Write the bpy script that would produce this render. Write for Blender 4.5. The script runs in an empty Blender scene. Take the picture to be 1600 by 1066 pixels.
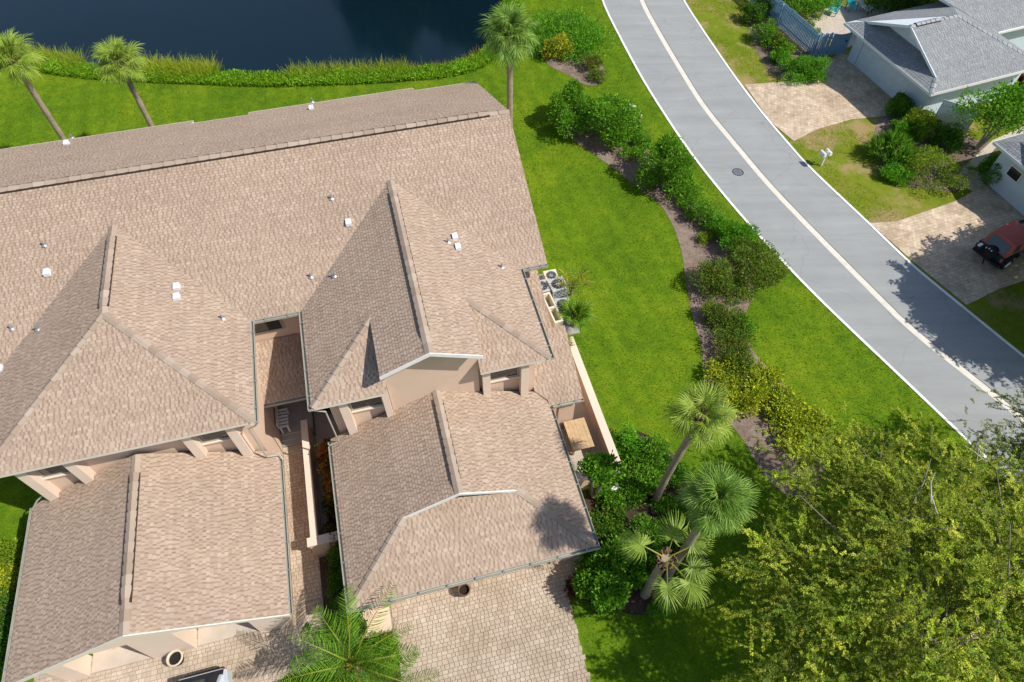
import bpy, math, random
import numpy as np
from mathutils import Vector, Matrix
from mathutils.geometry import tessellate_polygon
R = math.radians
rng = np.random.default_rng(7)
random.seed(7)
scene = bpy.context.scene
COL = scene.collection

# ------------------------------------------------------------------ camera, sky, sun, exposure
CAM_H, PITCH, FPX = 27.0, R(54.2), 1067.0
cam = bpy.data.objects.new('camera', bpy.data.cameras.new('camera'))
COL.objects.link(cam)
cam.data.sensor_width = 36.0
cam.data.lens = 36.0 * FPX / 1600.0
cam.data.clip_end = 3000
cam.location = (0, 0, CAM_H)
cam.rotation_euler = (R(90) - PITCH, 0, 0)
scene.camera = cam

SUN_AZ, SUN_EL = R(106), R(49)
world = bpy.data.worlds.new('World'); scene.world = world; world.use_nodes = True
wn = world.node_tree
sky = wn.nodes.new('ShaderNodeTexSky'); sky.sky_type = 'NISHITA'; sky.sun_disc = False
sky.sun_elevation = SUN_EL; sky.sun_rotation = SUN_AZ
wn.links.new(sky.outputs[0], wn.nodes['Background'].inputs[0])
wn.nodes['Background'].inputs[1].default_value = 0.11
sl = bpy.data.lights.new('sun', 'SUN'); sl.energy = 4.4; sl.angle = R(0.53); sl.color = (1.0, 0.945, 0.86)
sun = bpy.data.objects.new('sun', sl); COL.objects.link(sun)
sdir = Vector((math.sin(SUN_AZ)*math.cos(SUN_EL), math.cos(SUN_AZ)*math.cos(SUN_EL), math.sin(SUN_EL)))
sun.rotation_euler = sdir.to_track_quat('Z', 'Y').to_euler(); sun.location = (60, -15, 60)
scene.view_settings.view_transform = 'Standard'; scene.view_settings.look = 'None'
scene.view_settings.exposure = 0.34; scene.view_settings.gamma = 1.0
scene.view_settings.use_curve_mapping = False

# ------------------------------------------------------------------ measuring helpers
def P(u, v, z=0.0):
    """world point at height z that was measured at pixel (u, v) of the 1600 px photograph"""
    x = u-800; y = FPX*math.cos(PITCH) - (v-533)*math.sin(PITCH); w = -FPX*math.sin(PITCH) - (v-533)*math.cos(PITCH)
    t = (z-CAM_H)/w
    return Vector((x*t, y*t, z))
EYE = Vector((0, 0, CAM_H))
TH = R(14.4)
AX = Vector((math.cos(TH), math.sin(TH), 0)); BX = Vector((-math.sin(TH), math.cos(TH), 0))
def W(a, b, z=0.0):
    """house axes (a along the ridge, b away from the street front) to world"""
    return AX*a + BX*b + Vector((0, 0, z))

# ------------------------------------------------------------------ materials
def nodes_of(name):
    m = bpy.data.materials.new(name); m.use_nodes = True
    nt = m.node_tree; b = nt.nodes['Principled BSDF']
    return m, nt, b
def N(nt, t, **kw):
    n = nt.nodes.new(t)
    for k, v in kw.items(): setattr(n, k, v)
    return n
def noise(nt, scale, detail=4, rough=.6, vec=None):
    n = N(nt, 'ShaderNodeTexNoise'); n.inputs['Scale'].default_value = scale
    n.inputs['Detail'].default_value = detail; n.inputs['Roughness'].default_value = rough
    if vec is not None: nt.links.new(vec, n.inputs['Vector'])
    return n.outputs['Fac']
def ramp(nt, fac, stops):
    r = N(nt, 'ShaderNodeValToRGB'); e = r.color_ramp.elements
    while len(e) < len(stops): e.new(.5)
    for i, (p, c) in enumerate(stops):
        e[i].position = p; e[i].color = (*c, 1)
    nt.links.new(fac, r.inputs[0]); return r.outputs[0]
def mixc(nt, fac, a, b, mode='MIX'):
    m = N(nt, 'ShaderNodeMix', data_type='RGBA', blend_type=mode)
    for s, v in ((0, fac), (6, a), (7, b)):
        if isinstance(v, (int, float)): m.inputs[s].default_value = v
        elif isinstance(v, tuple): m.inputs[s].default_value = (*v, 1)
        else: nt.links.new(v, m.inputs[s])
    return m.outputs[2]
def math_(nt, op, a, b=None):
    m = N(nt, 'ShaderNodeMath', operation=op)
    for i, v in enumerate((a, b)):
        if v is None: continue
        if isinstance(v, (int, float)): m.inputs[i].default_value = v
        else: nt.links.new(v, m.inputs[i])
    return m.outputs[0]
def worldpos(nt):
    return N(nt, 'ShaderNodeNewGeometry').outputs['Position']
def bump(nt, b, h, strength=.3, dist=.02):
    n = N(nt, 'ShaderNodeBump'); n.inputs['Strength'].default_value = strength; n.inputs['Distance'].default_value = dist
    nt.links.new(h, n.inputs['Height']); nt.links.new(n.outputs[0], b.inputs['Normal'])
def plain(name, c, rough=.7, var=.25, scale=3.0, bmp=.15, fine=60, metal=0.0, spec=.3, dirt=None):
    m, nt, b = nodes_of(name); p = worldpos(nt)
    lo = tuple(x*(1-var) for x in c); hi = tuple(min(1, x*(1+var*.6)) for x in c)
    col = ramp(nt, noise(nt, scale, 5, .6, p), [(.3, lo), (.7, hi)])
    f = noise(nt, fine, 2, .5, p)
    col = mixc(nt, .25, col, ramp(nt, f, [(.3, lo), (.7, hi)]))
    if dirt:
        d = ramp(nt, noise(nt, .9, 6, .7, p), [(.5, (0, 0, 0)), (.75, (1, 1, 1))])
        col = mixc(nt, math_(nt, 'MULTIPLY', d, dirt[1]), col, dirt[0])
    nt.links.new(col, b.inputs['Base Color'])
    b.inputs['Roughness'].default_value = rough; b.inputs['Metallic'].default_value = metal
    b.inputs['Specular IOR Level'].default_value = spec
    if bmp: bump(nt, b, f, bmp, .01)
    return m
def vcol(name, rough=.85, fine=90, var=.18, bmp=.3, spec=.2, big=None, trans=0.0):
    """colour per piece from the mesh attribute, with grain on top"""
    m, nt, b = nodes_of(name); p = worldpos(nt)
    at = N(nt, 'ShaderNodeAttribute', attribute_name='Col').outputs['Color']
    f = noise(nt, fine, 2, .6, p)
    col = mixc(nt, 1.0, at, ramp(nt, f, [(.25, (1-var,)*3), (.75, (1+var,)*3)]), 'MULTIPLY')
    if big:
        col = mixc(nt, 1.0, col, ramp(nt, noise(nt, big[0], 5, .65, p), [(.3, big[1]), (.7, big[2])]), 'MULTIPLY')
    nt.links.new(col, b.inputs['Base Color'])
    b.inputs['Roughness'].default_value = rough; b.inputs['Specular IOR Level'].default_value = spec
    if bmp: bump(nt, b, f, bmp, .006)
    if trans:
        t = N(nt, 'ShaderNodeBsdfTranslucent'); nt.links.new(mixc(nt, 1.0, col, (1.25, 1.2, .7), 'MULTIPLY'), t.inputs[0])
        ms = N(nt, 'ShaderNodeMixShader'); ms.inputs[0].default_value = trans
        o = nt.nodes['Material Output']
        nt.links.new(b.outputs[0], ms.inputs[1]); nt.links.new(t.outputs[0], ms.inputs[2]); nt.links.new(ms.outputs[0], o.inputs[0])
    return m
def objvar(name, stops, rough=.8, fine=70, bmp=.25):
    """colour per object (for shared pieces)"""
    m, nt, b = nodes_of(name); p = worldpos(nt)
    rnd = N(nt, 'ShaderNodeObjectInfo').outputs['Random']
    f = noise(nt, fine, 3, .6, p)
    col = mixc(nt, 1.0, ramp(nt, rnd, stops), ramp(nt, f, [(.25, (.82,)*3), (.75, (1.15,)*3)]), 'MULTIPLY')
    nt.links.new(col, b.inputs['Base Color']); b.inputs['Roughness'].default_value = rough
    b.inputs['Specular IOR Level'].default_value = .2
    bump(nt, b, f, bmp, .006)
    return m
def ground_mat(name, stops, scales=(.25, 1.7, 14), fine=55, bmp=.6, extra=None, rough=.95, bands=None):
    m, nt, b = nodes_of(name); p = worldpos(nt)
    f = math_(nt, 'ADD', math_(nt, 'MULTIPLY', noise(nt, scales[0], 4, .6, p), .45),
              math_(nt, 'ADD', math_(nt, 'MULTIPLY', noise(nt, scales[1], 5, .65, p), .35), math_(nt, 'MULTIPLY', noise(nt, scales[2], 3, .6, p), .22)))
    col = ramp(nt, f, stops)
    g = noise(nt, fine, 3, .7, p)
    col = mixc(nt, 1.0, col, ramp(nt, g, [(.3, (.55,)*3), (.7, (1.35,)*3)]), 'MULTIPLY')
    if bands:
        wv = N(nt, 'ShaderNodeTexWave'); wv.inputs['Scale'].default_value = bands[0]; wv.inputs['Distortion'].default_value = 1.6; wv.inputs['Detail'].default_value = 2; wv.inputs['Detail Scale'].default_value = .35
        mp = N(nt, 'ShaderNodeMapping'); mp.inputs['Rotation'].default_value = (0, 0, bands[1]); nt.links.new(p, mp.inputs[0]); nt.links.new(mp.outputs[0], wv.inputs['Vector'])
        col = mixc(nt, 1.0, col, ramp(nt, wv.outputs['Fac'], [(.2, (.93, .94, .95)), (.8, (1.05, 1.04, 1.0))]), 'MULTIPLY')
    if extra:
        d = ramp(nt, noise(nt, extra[0], 6, .7, p), [(extra[1], (0, 0, 0)), (extra[1]+.1, (1, 1, 1))])
        col = mixc(nt, math_(nt, 'MULTIPLY', d, extra[3]), col, extra[2])
    nt.links.new(col, b.inputs['Base Color']); b.inputs['Roughness'].default_value = rough
    b.inputs['Specular IOR Level'].default_value = .1
    if bmp: bump(nt, b, g, bmp, .03)
    return m

M = {}
M['lawn'] = ground_mat('lawn_grass', [(.36, (.055, .12, .006)), (.5, (.10, .185, .007)), (.63, (.175, .24, .010))], extra=(.55, .62, (.22, .22, .025), .45), bands=(.28, R(-18)))
M['dry_lawn'] = ground_mat('dry_lawn_grass', [(.34, (.09, .15, .008)), (.5, (.15, .20, .012)), (.66, (.26, .22, .05))], extra=(.35, .50, (.32, .23, .11), .85))
M['mulch'] = ground_mat('bark_mulch', [(.3, (.10, .07, .055)), (.5, (.21, .155, .125)), (.7, (.36, .29, .24))], scales=(.8, 5, 22), fine=38, bmp=.9)
M['dark_mulch'] = ground_mat('dark_mulch', [(.3, (.03, .02, .016)), (.5, (.07, .045, .035)), (.7, (.13, .09, .07))], scales=(.8, 5, 22), fine=38, bmp=.9)
M['bank'] = ground_mat('bank_mud', [(.3, (.03, .03, .012)), (.7, (.10, .11, .03))])
M['asphalt'] = plain('road_asphalt', (.285, .298, .298), .9, .10, .35, .35, 130, dirt=((.255, .26, .26), .6))
def asphalt_wear(m):
    nt = m.node_tree; b = nt.nodes['Principled BSDF']; p = worldpos(nt)
    src = b.inputs['Base Color'].links[0].from_socket
    mp = N(nt, 'ShaderNodeMapping'); mp.inputs['Rotation'].default_value = (0, 0, R(-38)); mp.inputs['Scale'].default_value = (.12, 1.6, 1); nt.links.new(p, mp.inputs[0])
    c = mixc(nt, 1.0, src, ramp(nt, noise(nt, 1.0, 5, .65, mp.outputs[0]), [(.3, (.90, .90, .90)), (.7, (1.08, 1.08, 1.07))]), 'MULTIPLY')
    vo = N(nt, 'ShaderNodeTexVoronoi', feature='DISTANCE_TO_EDGE'); vo.inputs['Scale'].default_value = .22
    dv = N(nt, 'ShaderNodeVectorMath', operation='ADD'); nn = N(nt, 'ShaderNodeTexNoise'); nn.inputs['Scale'].default_value = .8; nt.links.new(p, nn.inputs['Vector']); nt.links.new(p, dv.inputs[0]); nt.links.new(nn.outputs['Color'], dv.inputs[1]); nt.links.new(dv.outputs[0], vo.inputs['Vector'])
    k = ramp(nt, vo.outputs['Distance'], [(0, (.72, .72, .73)), (.006, (1, 1, 1))])
    nt.links.new(mixc(nt, .55, c, mixc(nt, 1.0, c, k, 'MULTIPLY')), b.inputs['Base Color'])
asphalt_wear(M['asphalt'])
M['roadline'] = plain('white_line', (.76, .76, .74), .8, .10, 4, .1, dirt=((.50, .49, .45), .7))
M['median'] = plain('cream_band', (.62, .58, .51), .85, .14, 3, .25, 60)
M['concrete'] = plain('concrete', (.50, .43, .36), .9, .15, 2, .2, 70)
M['peach_concrete'] = plain('peach_concrete', (.70, .52, .40), .9, .08, 2, .2, 70, dirt=((.5, .36, .27), .5))
M['grey_concrete'] = plain('grey_concrete', (.34, .33, .32), .9, .12, 2, .2, 70)
M['stucco'] = plain('beige_stucco', (.62, .46, .35), .95, .07, 1.2, .5, 80, dirt=((.50, .36, .27), .35))
M['stucco_light'] = plain('light_stucco', (.70, .56, .45), .95, .06, 1.2, .4, 80)
M['soffit'] = plain('soffit', (.45, .36, .29), .9, .08)
M['fascia'] = plain('fascia_paint', (.66, .60, .53), .6, .07)
M['white'] = plain('white_paint', (.72, .71, .69), .5, .05, 3, .05)
M['gutter'] = plain('gutter_aluminium', (.36, .35, .29), .5, .15, 2, .05, spec=.5)
M['black'] = plain('black_rubber', (.012, .012, .014), .7, .2, 3, .1)
M['vent_dark'] = plain('vent_dark', (.05, .035, .03), .8, .2)
M['metal'] = plain('grey_metal', (.42, .44, .46), .4, .1, 3, .05, metal=.6)
M['galv'] = plain('galvanised', (.72, .75, .80), .45, .06, 3, .05, metal=.1)
M['ac_case'] = plain('unit_casing', (.40, .42, .43), .55, .1)
M['ac_cream'] = plain('cream_casing', (.66, .60, .47), .6, .1)
M['wood'] = plain('weathered_board', (.52, .36, .20), .85, .25, 6, .4, 40)
M['post'] = plain('old_post', (.45, .34, .20), .9, .2, 6, .4, 40)
M['terracotta'] = plain('brown_glaze', (.16, .085, .05), .5, .2)
M['cream_pot'] = plain('cream_pot', (.55, .47, .35), .7, .1)
M['soil'] = plain('soil', (.025, .018, .014), 1, .4, 12, .8, 30)
M['blue_paint'] = plain('blue_paint', (.20, .36, .50), .75, .15, 2, .15)
M['pale_blue'] = plain('pale_blue_siding', (.55, .64, .70), .7, .06, 2, .1)  # pale siding with the blue tint of shade mixed into its colour
M['blue_trim'] = plain('blue_trim', (.66, .72, .76), .6, .05)
M['teal'] = plain('teal_plastic', (.015, .36, .42), .45, .1)
M['jeep_red'] = plain('red_canvas', (.42, .11, .09), .85, .12, 2, .25, 90)
M['jeep_body'] = plain('shaded_teal_paint', (.012, .045, .055), .25, .1, spec=.6)  # teal car paint darkened to hold the shade on the body
M['dark_plastic'] = plain('dark_plastic', (.016, .017, .022), .6, .2)
M['car_paint'] = plain('silver_blue_car_paint', (.50, .57, .64), .2, .1, spec=.7)
M['trunk'] = plain('palm_trunk', (.30, .235, .17), .95, .25, 5, .9, 18)
M['bark'] = plain('tree_bark', (.20, .17, .14), .95, .3, 5, .8, 22)
M['boot'] = plain('palm_boots', (.22, .135, .075), .95, .35, 9, .5)
M['pale_bark'] = plain('pale_bark', (.46, .42, .36), .9, .2, 5, .4, 30)
M['gold_stalk'] = plain('yellow_petiole', (.40, .36, .05), .6, .15)
M['rock'] = plain('pale_rock', (.6, .6, .58), .9, .15, 4, .5)
M['shingle'] = vcol('roof_shingles', .95, 110, .15, .2, spec=.1, big=(.45, (.93, .925, .92), (1.05, 1.05, 1.04)))
M['cap'] = objvar('ridge_shingles', [(0, (.285, .215, .165)), (.35, (.32, .25, .197)), (.7, (.345, .272, .215)), (1, (.39, .315, .255))], .9, 110, .4)
M['cap_grey'] = objvar('grey_ridge_shingles', [(0, (.23, .245, .255)), (1, (.31, .325, .335))], .9, 110, .4)
M['paver'] = vcol('pavers', .85, 60, .16, .35, big=(.38, (.72, .66, .57), (1.14, 1.13, 1.12)))
M['joint'] = plain('paver_joints', (.33, .275, .21), .95, .25, 6, .3)
M['leaf'] = vcol('leaves', .6, 25, .12, 0, .08, trans=.36)
M['palm_leaf'] = vcol('palm_leaves', .45, 12, .12, 0, .2, trans=.3)
M['blade'] = vcol('grass_blades', .7, 6, .15, 0, .08, trans=.35)

def glass_mat():
    m, nt, b = nodes_of('window_glass')
    b.inputs['Base Color'].default_value = (.02, .025, .03, 1); b.inputs['Roughness'].default_value = .06
    b.inputs['Specular IOR Level'].default_value = .9
    bump(nt, b, noise(nt, 1.5, 2, .5, worldpos(nt)), .05, .02)
    return m
M['glass'] = glass_mat()
def water_mat():
    m, nt, b = nodes_of('pond_water'); p = worldpos(nt)
    c = ramp(nt, noise(nt, .06, 3, .5, p), [(.3, (.002, .009, .014)), (.7, (.003, .013, .022))])
    nt.links.new(c, b.inputs['Base Color'])
    b.inputs['Specular IOR Level'].default_value = .75; b.inputs['Roughness'].default_value = .03; b.inputs['IOR'].default_value = 1.33
    mp = N(nt, 'ShaderNodeMapping'); mp.inputs['Rotation'].default_value = (0, 0, R(35)); mp.inputs['Scale'].default_value = (1, 3.2, 1)
    nt.links.new(p, mp.inputs[0])
    h = math_(nt, 'ADD', noise(nt, 2.2, 3, .55, mp.outputs[0]), math_(nt, 'MULTIPLY', noise(nt, 7, 2, .5, mp.outputs[0]), .3))
    bump(nt, b, h, .055, .05)
    return m
M['water'] = water_mat()
def brick_mat(name, c1, c2, mort, size=.2):
    m, nt, b = nodes_of(name); p = worldpos(nt)
    mp = N(nt, 'ShaderNodeMapping'); mp.inputs['Rotation'].default_value = (0, 0, R(-20)); nt.links.new(p, mp.inputs[0])
    br = N(nt, 'ShaderNodeTexBrick'); nt.links.new(mp.outputs[0], br.inputs['Vector'])
    br.inputs['Scale'].default_value = 1; br.inputs['Brick Width'].default_value = size*1.3; br.inputs['Row Height'].default_value = size
    br.inputs['Mortar Size'].default_value = .012; br.inputs['Bias'].default_value = -.1
    br.inputs['Color1'].default_value = (*c1, 1); br.inputs['Color2'].default_value = (*c2, 1); br.inputs['Mortar'].default_value = (*mort, 1)
    f = noise(nt, .6, 5, .65, p)
    col = mixc(nt, 1.0, br.outputs['Color'], ramp(nt, f, [(.3, (.75, .70, .62)), (.7, (1.15, 1.13, 1.1))]), 'MULTIPLY')
    vo = N(nt, 'ShaderNodeTexVoronoi'); vo.inputs['Scale'].default_value = 4.2; nt.links.new(mp.outputs[0], vo.inputs['Vector'])
    col = mixc(nt, .35, col, mixc(nt, 1.0, col, ramp(nt, math_(nt, 'FRACT', math_(nt, 'MULTIPLY', vo.outputs['Color'], 1.0)), [(0, (.45,)*3), (1, (1.6,)*3)]), 'MULTIPLY'))
    nt.links.new(col, b.inputs['Base Color']); b.inputs['Roughness'].default_value = .9
    bump(nt, b, br.outputs['Fac'], -.3, .01)
    return m
M['far_pavers'] = brick_mat('far_pavers', (.46, .37, .28), (.58, .48, .37), (.34, .27, .2), .19)

# ------------------------------------------------------------------ mesh builders
class MB:
    def __init__(s): s.v = []; s.f = []; s.c = []
    def face(s, pts, col=None):
        i = len(s.v); s.v += [tuple(p) for p in pts]; s.f.append(tuple(range(i, i+len(pts))))
        if col is not None: s.c += [col]*len(pts)
    def solid(s, verts, faces, col=None):
        i = len(s.v); s.v += [tuple(p) for p in verts]; s.f += [tuple(i+k for k in f) for f in faces]
        if col is not None: s.c += [col]*len(verts)
        return s
    def box(s, x0, x1, y0, y1, z0, z1, col=None):
        v = [(x0,y0,z0),(x1,y0,z0),(x1,y1,z0),(x0,y1,z0),(x0,y0,z1),(x1,y0,z1),(x1,y1,z1),(x0,y1,z1)]
        return s.solid(v, [(3,2,1,0),(4,5,6,7),(0,1,5,4),(1,2,6,5),(2,3,7,6),(3,0,4,7)], col)
    def obox(s, c, ax, ay, az, col=None):
        c, ax, ay, az = map(Vector, (c, ax, ay, az))
        v = [c+ax*i+ay*j+az*k for k in (-1,1) for (i,j) in ((-1,-1),(1,-1),(1,1),(-1,1))]
        return s.solid(v, [(3,2,1,0),(4,5,6,7),(0,1,5,4),(1,2,6,5),(2,3,7,6),(3,0,4,7)], col)
    def bar(s, p, q, w, h, col=None, upv=(0,0,1)):
        p, q = Vector(p), Vector(q); d = q-p; x = d.normalized(); u = Vector(upv)
        y = u.cross(x)
        if y.length < 1e-4: y = Vector((0,1,0)).cross(x)
        y.normalize(); z = x.cross(y)
        return s.obox((p+q)/2, d/2, y*w/2, z*h/2, col)
    def prism(s, poly, z0, z1, col=None):
        n = len(poly)
        ar = sum(poly[i][0]*poly[(i+1)%n][1]-poly[(i+1)%n][0]*poly[i][1] for i in range(n))
        if ar < 0: poly = list(poly)[::-1]
        v = [(p[0],p[1],z0) for p in poly]+[(p[0],p[1],z1) for p in poly]
        f = [tuple(range(n-1,-1,-1)), tuple(range(n,2*n))]+[(i,(i+1)%n,n+(i+1)%n,n+i) for i in range(n)]
        return s.solid(v, f, col)
    def tube(s, path, rad, n=8, col=None, cap=True):
        path = [Vector(p) for p in path]; rings = []
        if not hasattr(rad, '__len__'): rad = [rad]*len(path)
        base = len(s.v); ref = None
        for i, p in enumerate(path):
            d = (path[min(i+1,len(path)-1)]-path[max(i-1,0)]).normalized()
            if ref is None:
                ref = d.orthogonal().normalized()
            ref = (ref-d*ref.dot(d)).normalized(); y = d.cross(ref)
            for k in range(n):
                t = 2*math.pi*k/n; s.v.append(tuple(p+(ref*math.cos(t)+y*math.sin(t))*rad[i]))
                if col is not None: s.c.append(col)
        for i in range(len(path)-1):
            for k in range(n):
                a = base+i*n+k; b = base+i*n+(k+1)%n
                s.f.append((a,b,b+n,a+n))
        if cap:
            s.f.append(tuple(base+k for k in range(n-1,-1,-1))); e = base+(len(path)-1)*n; s.f.append(tuple(e+k for k in range(n)))
        return s
    def lathe(s, prof, n=20, c=(0,0,0), col=None):
        base = len(s.v)
        for r, z in prof:
            for k in range(n):
                t = 2*math.pi*k/n; s.v.append((c[0]+r*math.cos(t), c[1]+r*math.sin(t), c[2]+z))
                if col is not None: s.c.append(col)
        for i in range(len(prof)-1):
            for k in range(n):
                a = base+i*n+k; b = base+i*n+(k+1)%n
                s.f.append((a,b,b+n,a+n))
        return s
    def build(s, name, mat, parent=None, loc=None, rz=0, smooth=False, off=None):
        me = bpy.data.meshes.new(name)
        v = s.v
        if off is not None: v = [(p[0]-off[0], p[1]-off[1], p[2]-off[2]) for p in v]
        me.from_pydata(v, [], s.f)
        if s.c and len(s.c) == len(s.v):
            at = me.attributes.new('Col', 'FLOAT_COLOR', 'POINT')
            at.data.foreach_set('color', np.c_[np.array(s.c, np.float32), np.ones(len(s.c), np.float32)].ravel())
        me.materials.append(M[mat]); me.update()
        if smooth: me.polygons.foreach_set('use_smooth', [True]*len(me.polygons))
        return link(name, me, parent, loc, rz)
def link(name, me, parent=None, loc=None, rz=0):
    o = bpy.data.objects.new(name, me); COL.objects.link(o)
    if parent is not None: o.parent = parent
    if loc is not None: o.location = loc
    if rz: o.rotation_euler = (0, 0, rz)
    return o
def thing(name, label, cat, loc=(0,0,0), rz=0, group=None):
    o = bpy.data.objects.new(name, None); COL.objects.link(o); o.empty_display_size = .3
    o.location = loc; o.rotation_euler = (0, 0, rz)
    return tag(o, label, cat, group)
def tag(o, label, cat, group=None):
    o['label'] = label; o['category'] = cat
    if group: o['group'] = group
    return o
def structure(o): o['kind'] = 'structure'; return o
def stuff(o): o['kind'] = 'stuff'; return o
def quads_mesh(name, V, C, mat):
    """V (n,4,3) leaf quads with colour C (n,3)"""
    n = len(V); me = bpy.data.meshes.new(name)
    me.vertices.add(4*n); me.vertices.foreach_set('co', np.ascontiguousarray(V, np.float32).ravel())
    me.loops.add(4*n); me.loops.foreach_set('vertex_index', np.arange(4*n, dtype=np.int32))
    me.polygons.add(n); me.polygons.foreach_set('loop_start', np.arange(0, 4*n, 4, dtype=np.int32))
    at = me.attributes.new('Col', 'FLOAT_COLOR', 'POINT')
    c4 = np.ones((n, 4, 4), np.float32); c4[:, :, :3] = np.asarray(C, np.float32)[:, None, :]
    at.data.foreach_set('color', c4.ravel())
    me.materials.append(M[mat]); me.update(calc_edges=True)
    return me
def leaf_quads(pos, ax, nr, ln, wd):
    ax = ax/np.linalg.norm(ax, axis=1, keepdims=True)
    sd = np.cross(nr, ax); sd /= np.linalg.norm(sd, axis=1, keepdims=True)+1e-9
    ln = np.asarray(ln)[:, None]; wd = np.asarray(wd)[:, None]
    mid = pos+ax*ln*.45
    return np.stack([pos, mid+sd*wd*.5, pos+ax*ln, mid-sd*wd*.5], 1)
def rnd_dirs(n):
    d = rng.normal(size=(n, 3)); return d/np.linalg.norm(d, axis=1, keepdims=True)
def pick_cols(n, pal, jit=.18):
    pal = np.array(pal, float); c = pal[rng.integers(0, len(pal), n)]
    return np.clip(c*(1+rng.normal(0, jit, (n, 1))), .002, .9)
def inpoly(x, y, poly):
    ins = np.zeros(len(x), bool); n = len(poly); j = n-1
    for i in range(n):
        xi, yi = poly[i][0], poly[i][1]; xj, yj = poly[j][0], poly[j][1]
        c = ((yi > y) != (yj > y)) & (x < (xj-xi)*(y-yi)/((yj-yi) if yj != yi else 1e-9)+xi)
        ins ^= c; j = i
    return ins
def smooth_poly(pts, k=2, closed=True):
    pts = [Vector(p) for p in pts]
    for _ in range(k):
        out = []; n = len(pts)
        for i in range(n if closed else n-1):
            p, q = pts[i], pts[(i+1) % n]; out += [p*.75+q*.25, p*.25+q*.75]
        if not closed: out = [pts[0]]+out+[pts[-1]]
        pts = out
    return pts
def sheet(name, poly, z, mat, holes=()):
    rings = [[Vector((p[0], p[1], z)) for p in r] for r in [poly, *holes]]
    tris = tessellate_polygon(rings); flat = [p for r in rings for p in r]
    me = bpy.data.meshes.new(name)
    fs = []
    for t in tris:
        a, b, c = (flat[i] for i in t)
        fs.append(t if (b-a).cross(c-a).z > 0 else t[::-1])
    me.from_pydata([tuple(p) for p in flat], [], fs); me.materials.append(M[mat]); me.update()
    return structure(link(name, me))
def slab(name, poly, z0, z1, mat, parent=None):
    o = MB().prism([(p[0], p[1]) for p in poly], z0, z1).build(name, mat, parent)
    return o

# ------------------------------------------------------------------ ground, pond, road
pond_px = [(-420, 78), (-60, 84), (0, 88), (60, 96), (130, 106), (200, 112), (320, 117), (430, 121), (560, 117), (650, 111), (700, 107), (735, 98), (757, 84), (772, 60), (786, 25), (797, -25)]
shore = smooth_poly([P(*q) for q in pond_px], 2, False)
pond = shore + [Vector((1, 60, 0)), Vector((-4, 66, 0)), Vector((-30, 70, 0)), Vector((-90, 72, 0)), Vector((-110, 55, 0))]
BIG = 700
lawn = sheet('lawn', [(-BIG, -BIG), (BIG, -BIG), (BIG, BIG), (-BIG, BIG)], 0, 'lawn', [pond[::-1]])
water = sheet('pond_water', [(-130, 36), (10, 36), (10, 80), (-130, 80)], -.28, 'water')
mb = MB(); n = len(pond); ctr = Vector((-45, 58, 0))
inner = [p+(ctr-p).normalized()*.9+Vector((0, 0, -.6)) for p in pond]
for i in range(n):
    mb.face([pond[(i+1) % n], pond[i], inner[i], inner[(i+1) % n]])
structure(mb.build('pond_bank', 'bank'))

left_px = [(925, -60), (939, 0), (976, 73), (1010, 135), (1063, 217), (1100, 267), (1150, 328), (1200, 384), (1262, 450), (1330, 516), (1400, 582), (1515, 692), (1620, 790)]
right_px = [(1037, -60), (1067, 0), (1103, 55), (1151, 125), (1198, 186), (1231, 224), (1262, 260), (1355, 347), (1425, 415), (1465, 448), (1553, 520), (1610, 566), (1700, 640)]
mid_px = [(983, -60), (1001, 0), (1032, 56), (1066, 113), (1100, 168), (1147, 224), (1200, 288), (1270, 361), (1355, 447), (1427, 519), (1547, 612), (1650, 700)]
def line(px): return smooth_poly([P(*q) for q in px], 2, False)
LE, RE, MI = line(left_px), line(right_px), line(mid_px)
def extend(l):
    a = l[0]+(l[0]-l[2]).normalized()*60; b = l[-1]+(l[-1]-l[-3]).normalized()*40
    return [a]+l+[b]
LE, RE, MI = extend(LE), extend(RE), extend(MI)
road = structure(sheet('road', LE+RE[::-1], .012, 'asphalt'))
def strip(path, w0, w1):
    """ribbon polygon between offsets w0 and w1 (right of travel positive)"""
    o0, o1 = [], []
    for i, p in enumerate(path):
        d = (path[min(i+1, len(path)-1)]-path[max(i-1, 0)]).normalized(); nrm = Vector((-d.y, d.x, 0))
        o0.append(p+nrm*w0); o1.append(p+nrm*w1)
    return o0, o1
def ribbon(name, path, w0, w1, z0, z1, mat, parent):
    a, b = strip(path, w0, w1); mb = MB()
    for i in range(len(a)-1):
        q = [a[i], a[i+1], b[i+1], b[i]]; up = Vector((0, 0, z1)); dn = Vector((0, 0, z0))
        f = [p+up for p in q]
        if (f[1]-f[0]).cross(f[2]-f[0]).z < 0: f = f[::-1]
        mb.face(f); mb.face([q[0]+dn, q[1]+dn, q[1]+up, q[0]+up]); mb.face([q[3]+up, q[2]+up, q[2]+dn, q[3]+dn])
    return mb.build(name, mat, parent)
ribbon('edge_kerb', LE, -.07, .07, 0, .035, 'roadline', road)
ribbon('edge_kerb', RE, -.07, .07, 0, .035, 'roadline', road)
ribbon('centre_band', MI, -.19, .15, .01, .020, 'median', road)
ribbon('centre_joint', MI, .16, .19, .01, .016, 'vent_dark', road)

# far side: drier grass
RX = [p+Vector((.1, 0, 0)) for p in RE]
dry = sheet('verge_lawn', RX+[Vector((90, 0, 0)), Vector((90, 110, 0))], .006, 'dry_lawn')

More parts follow.
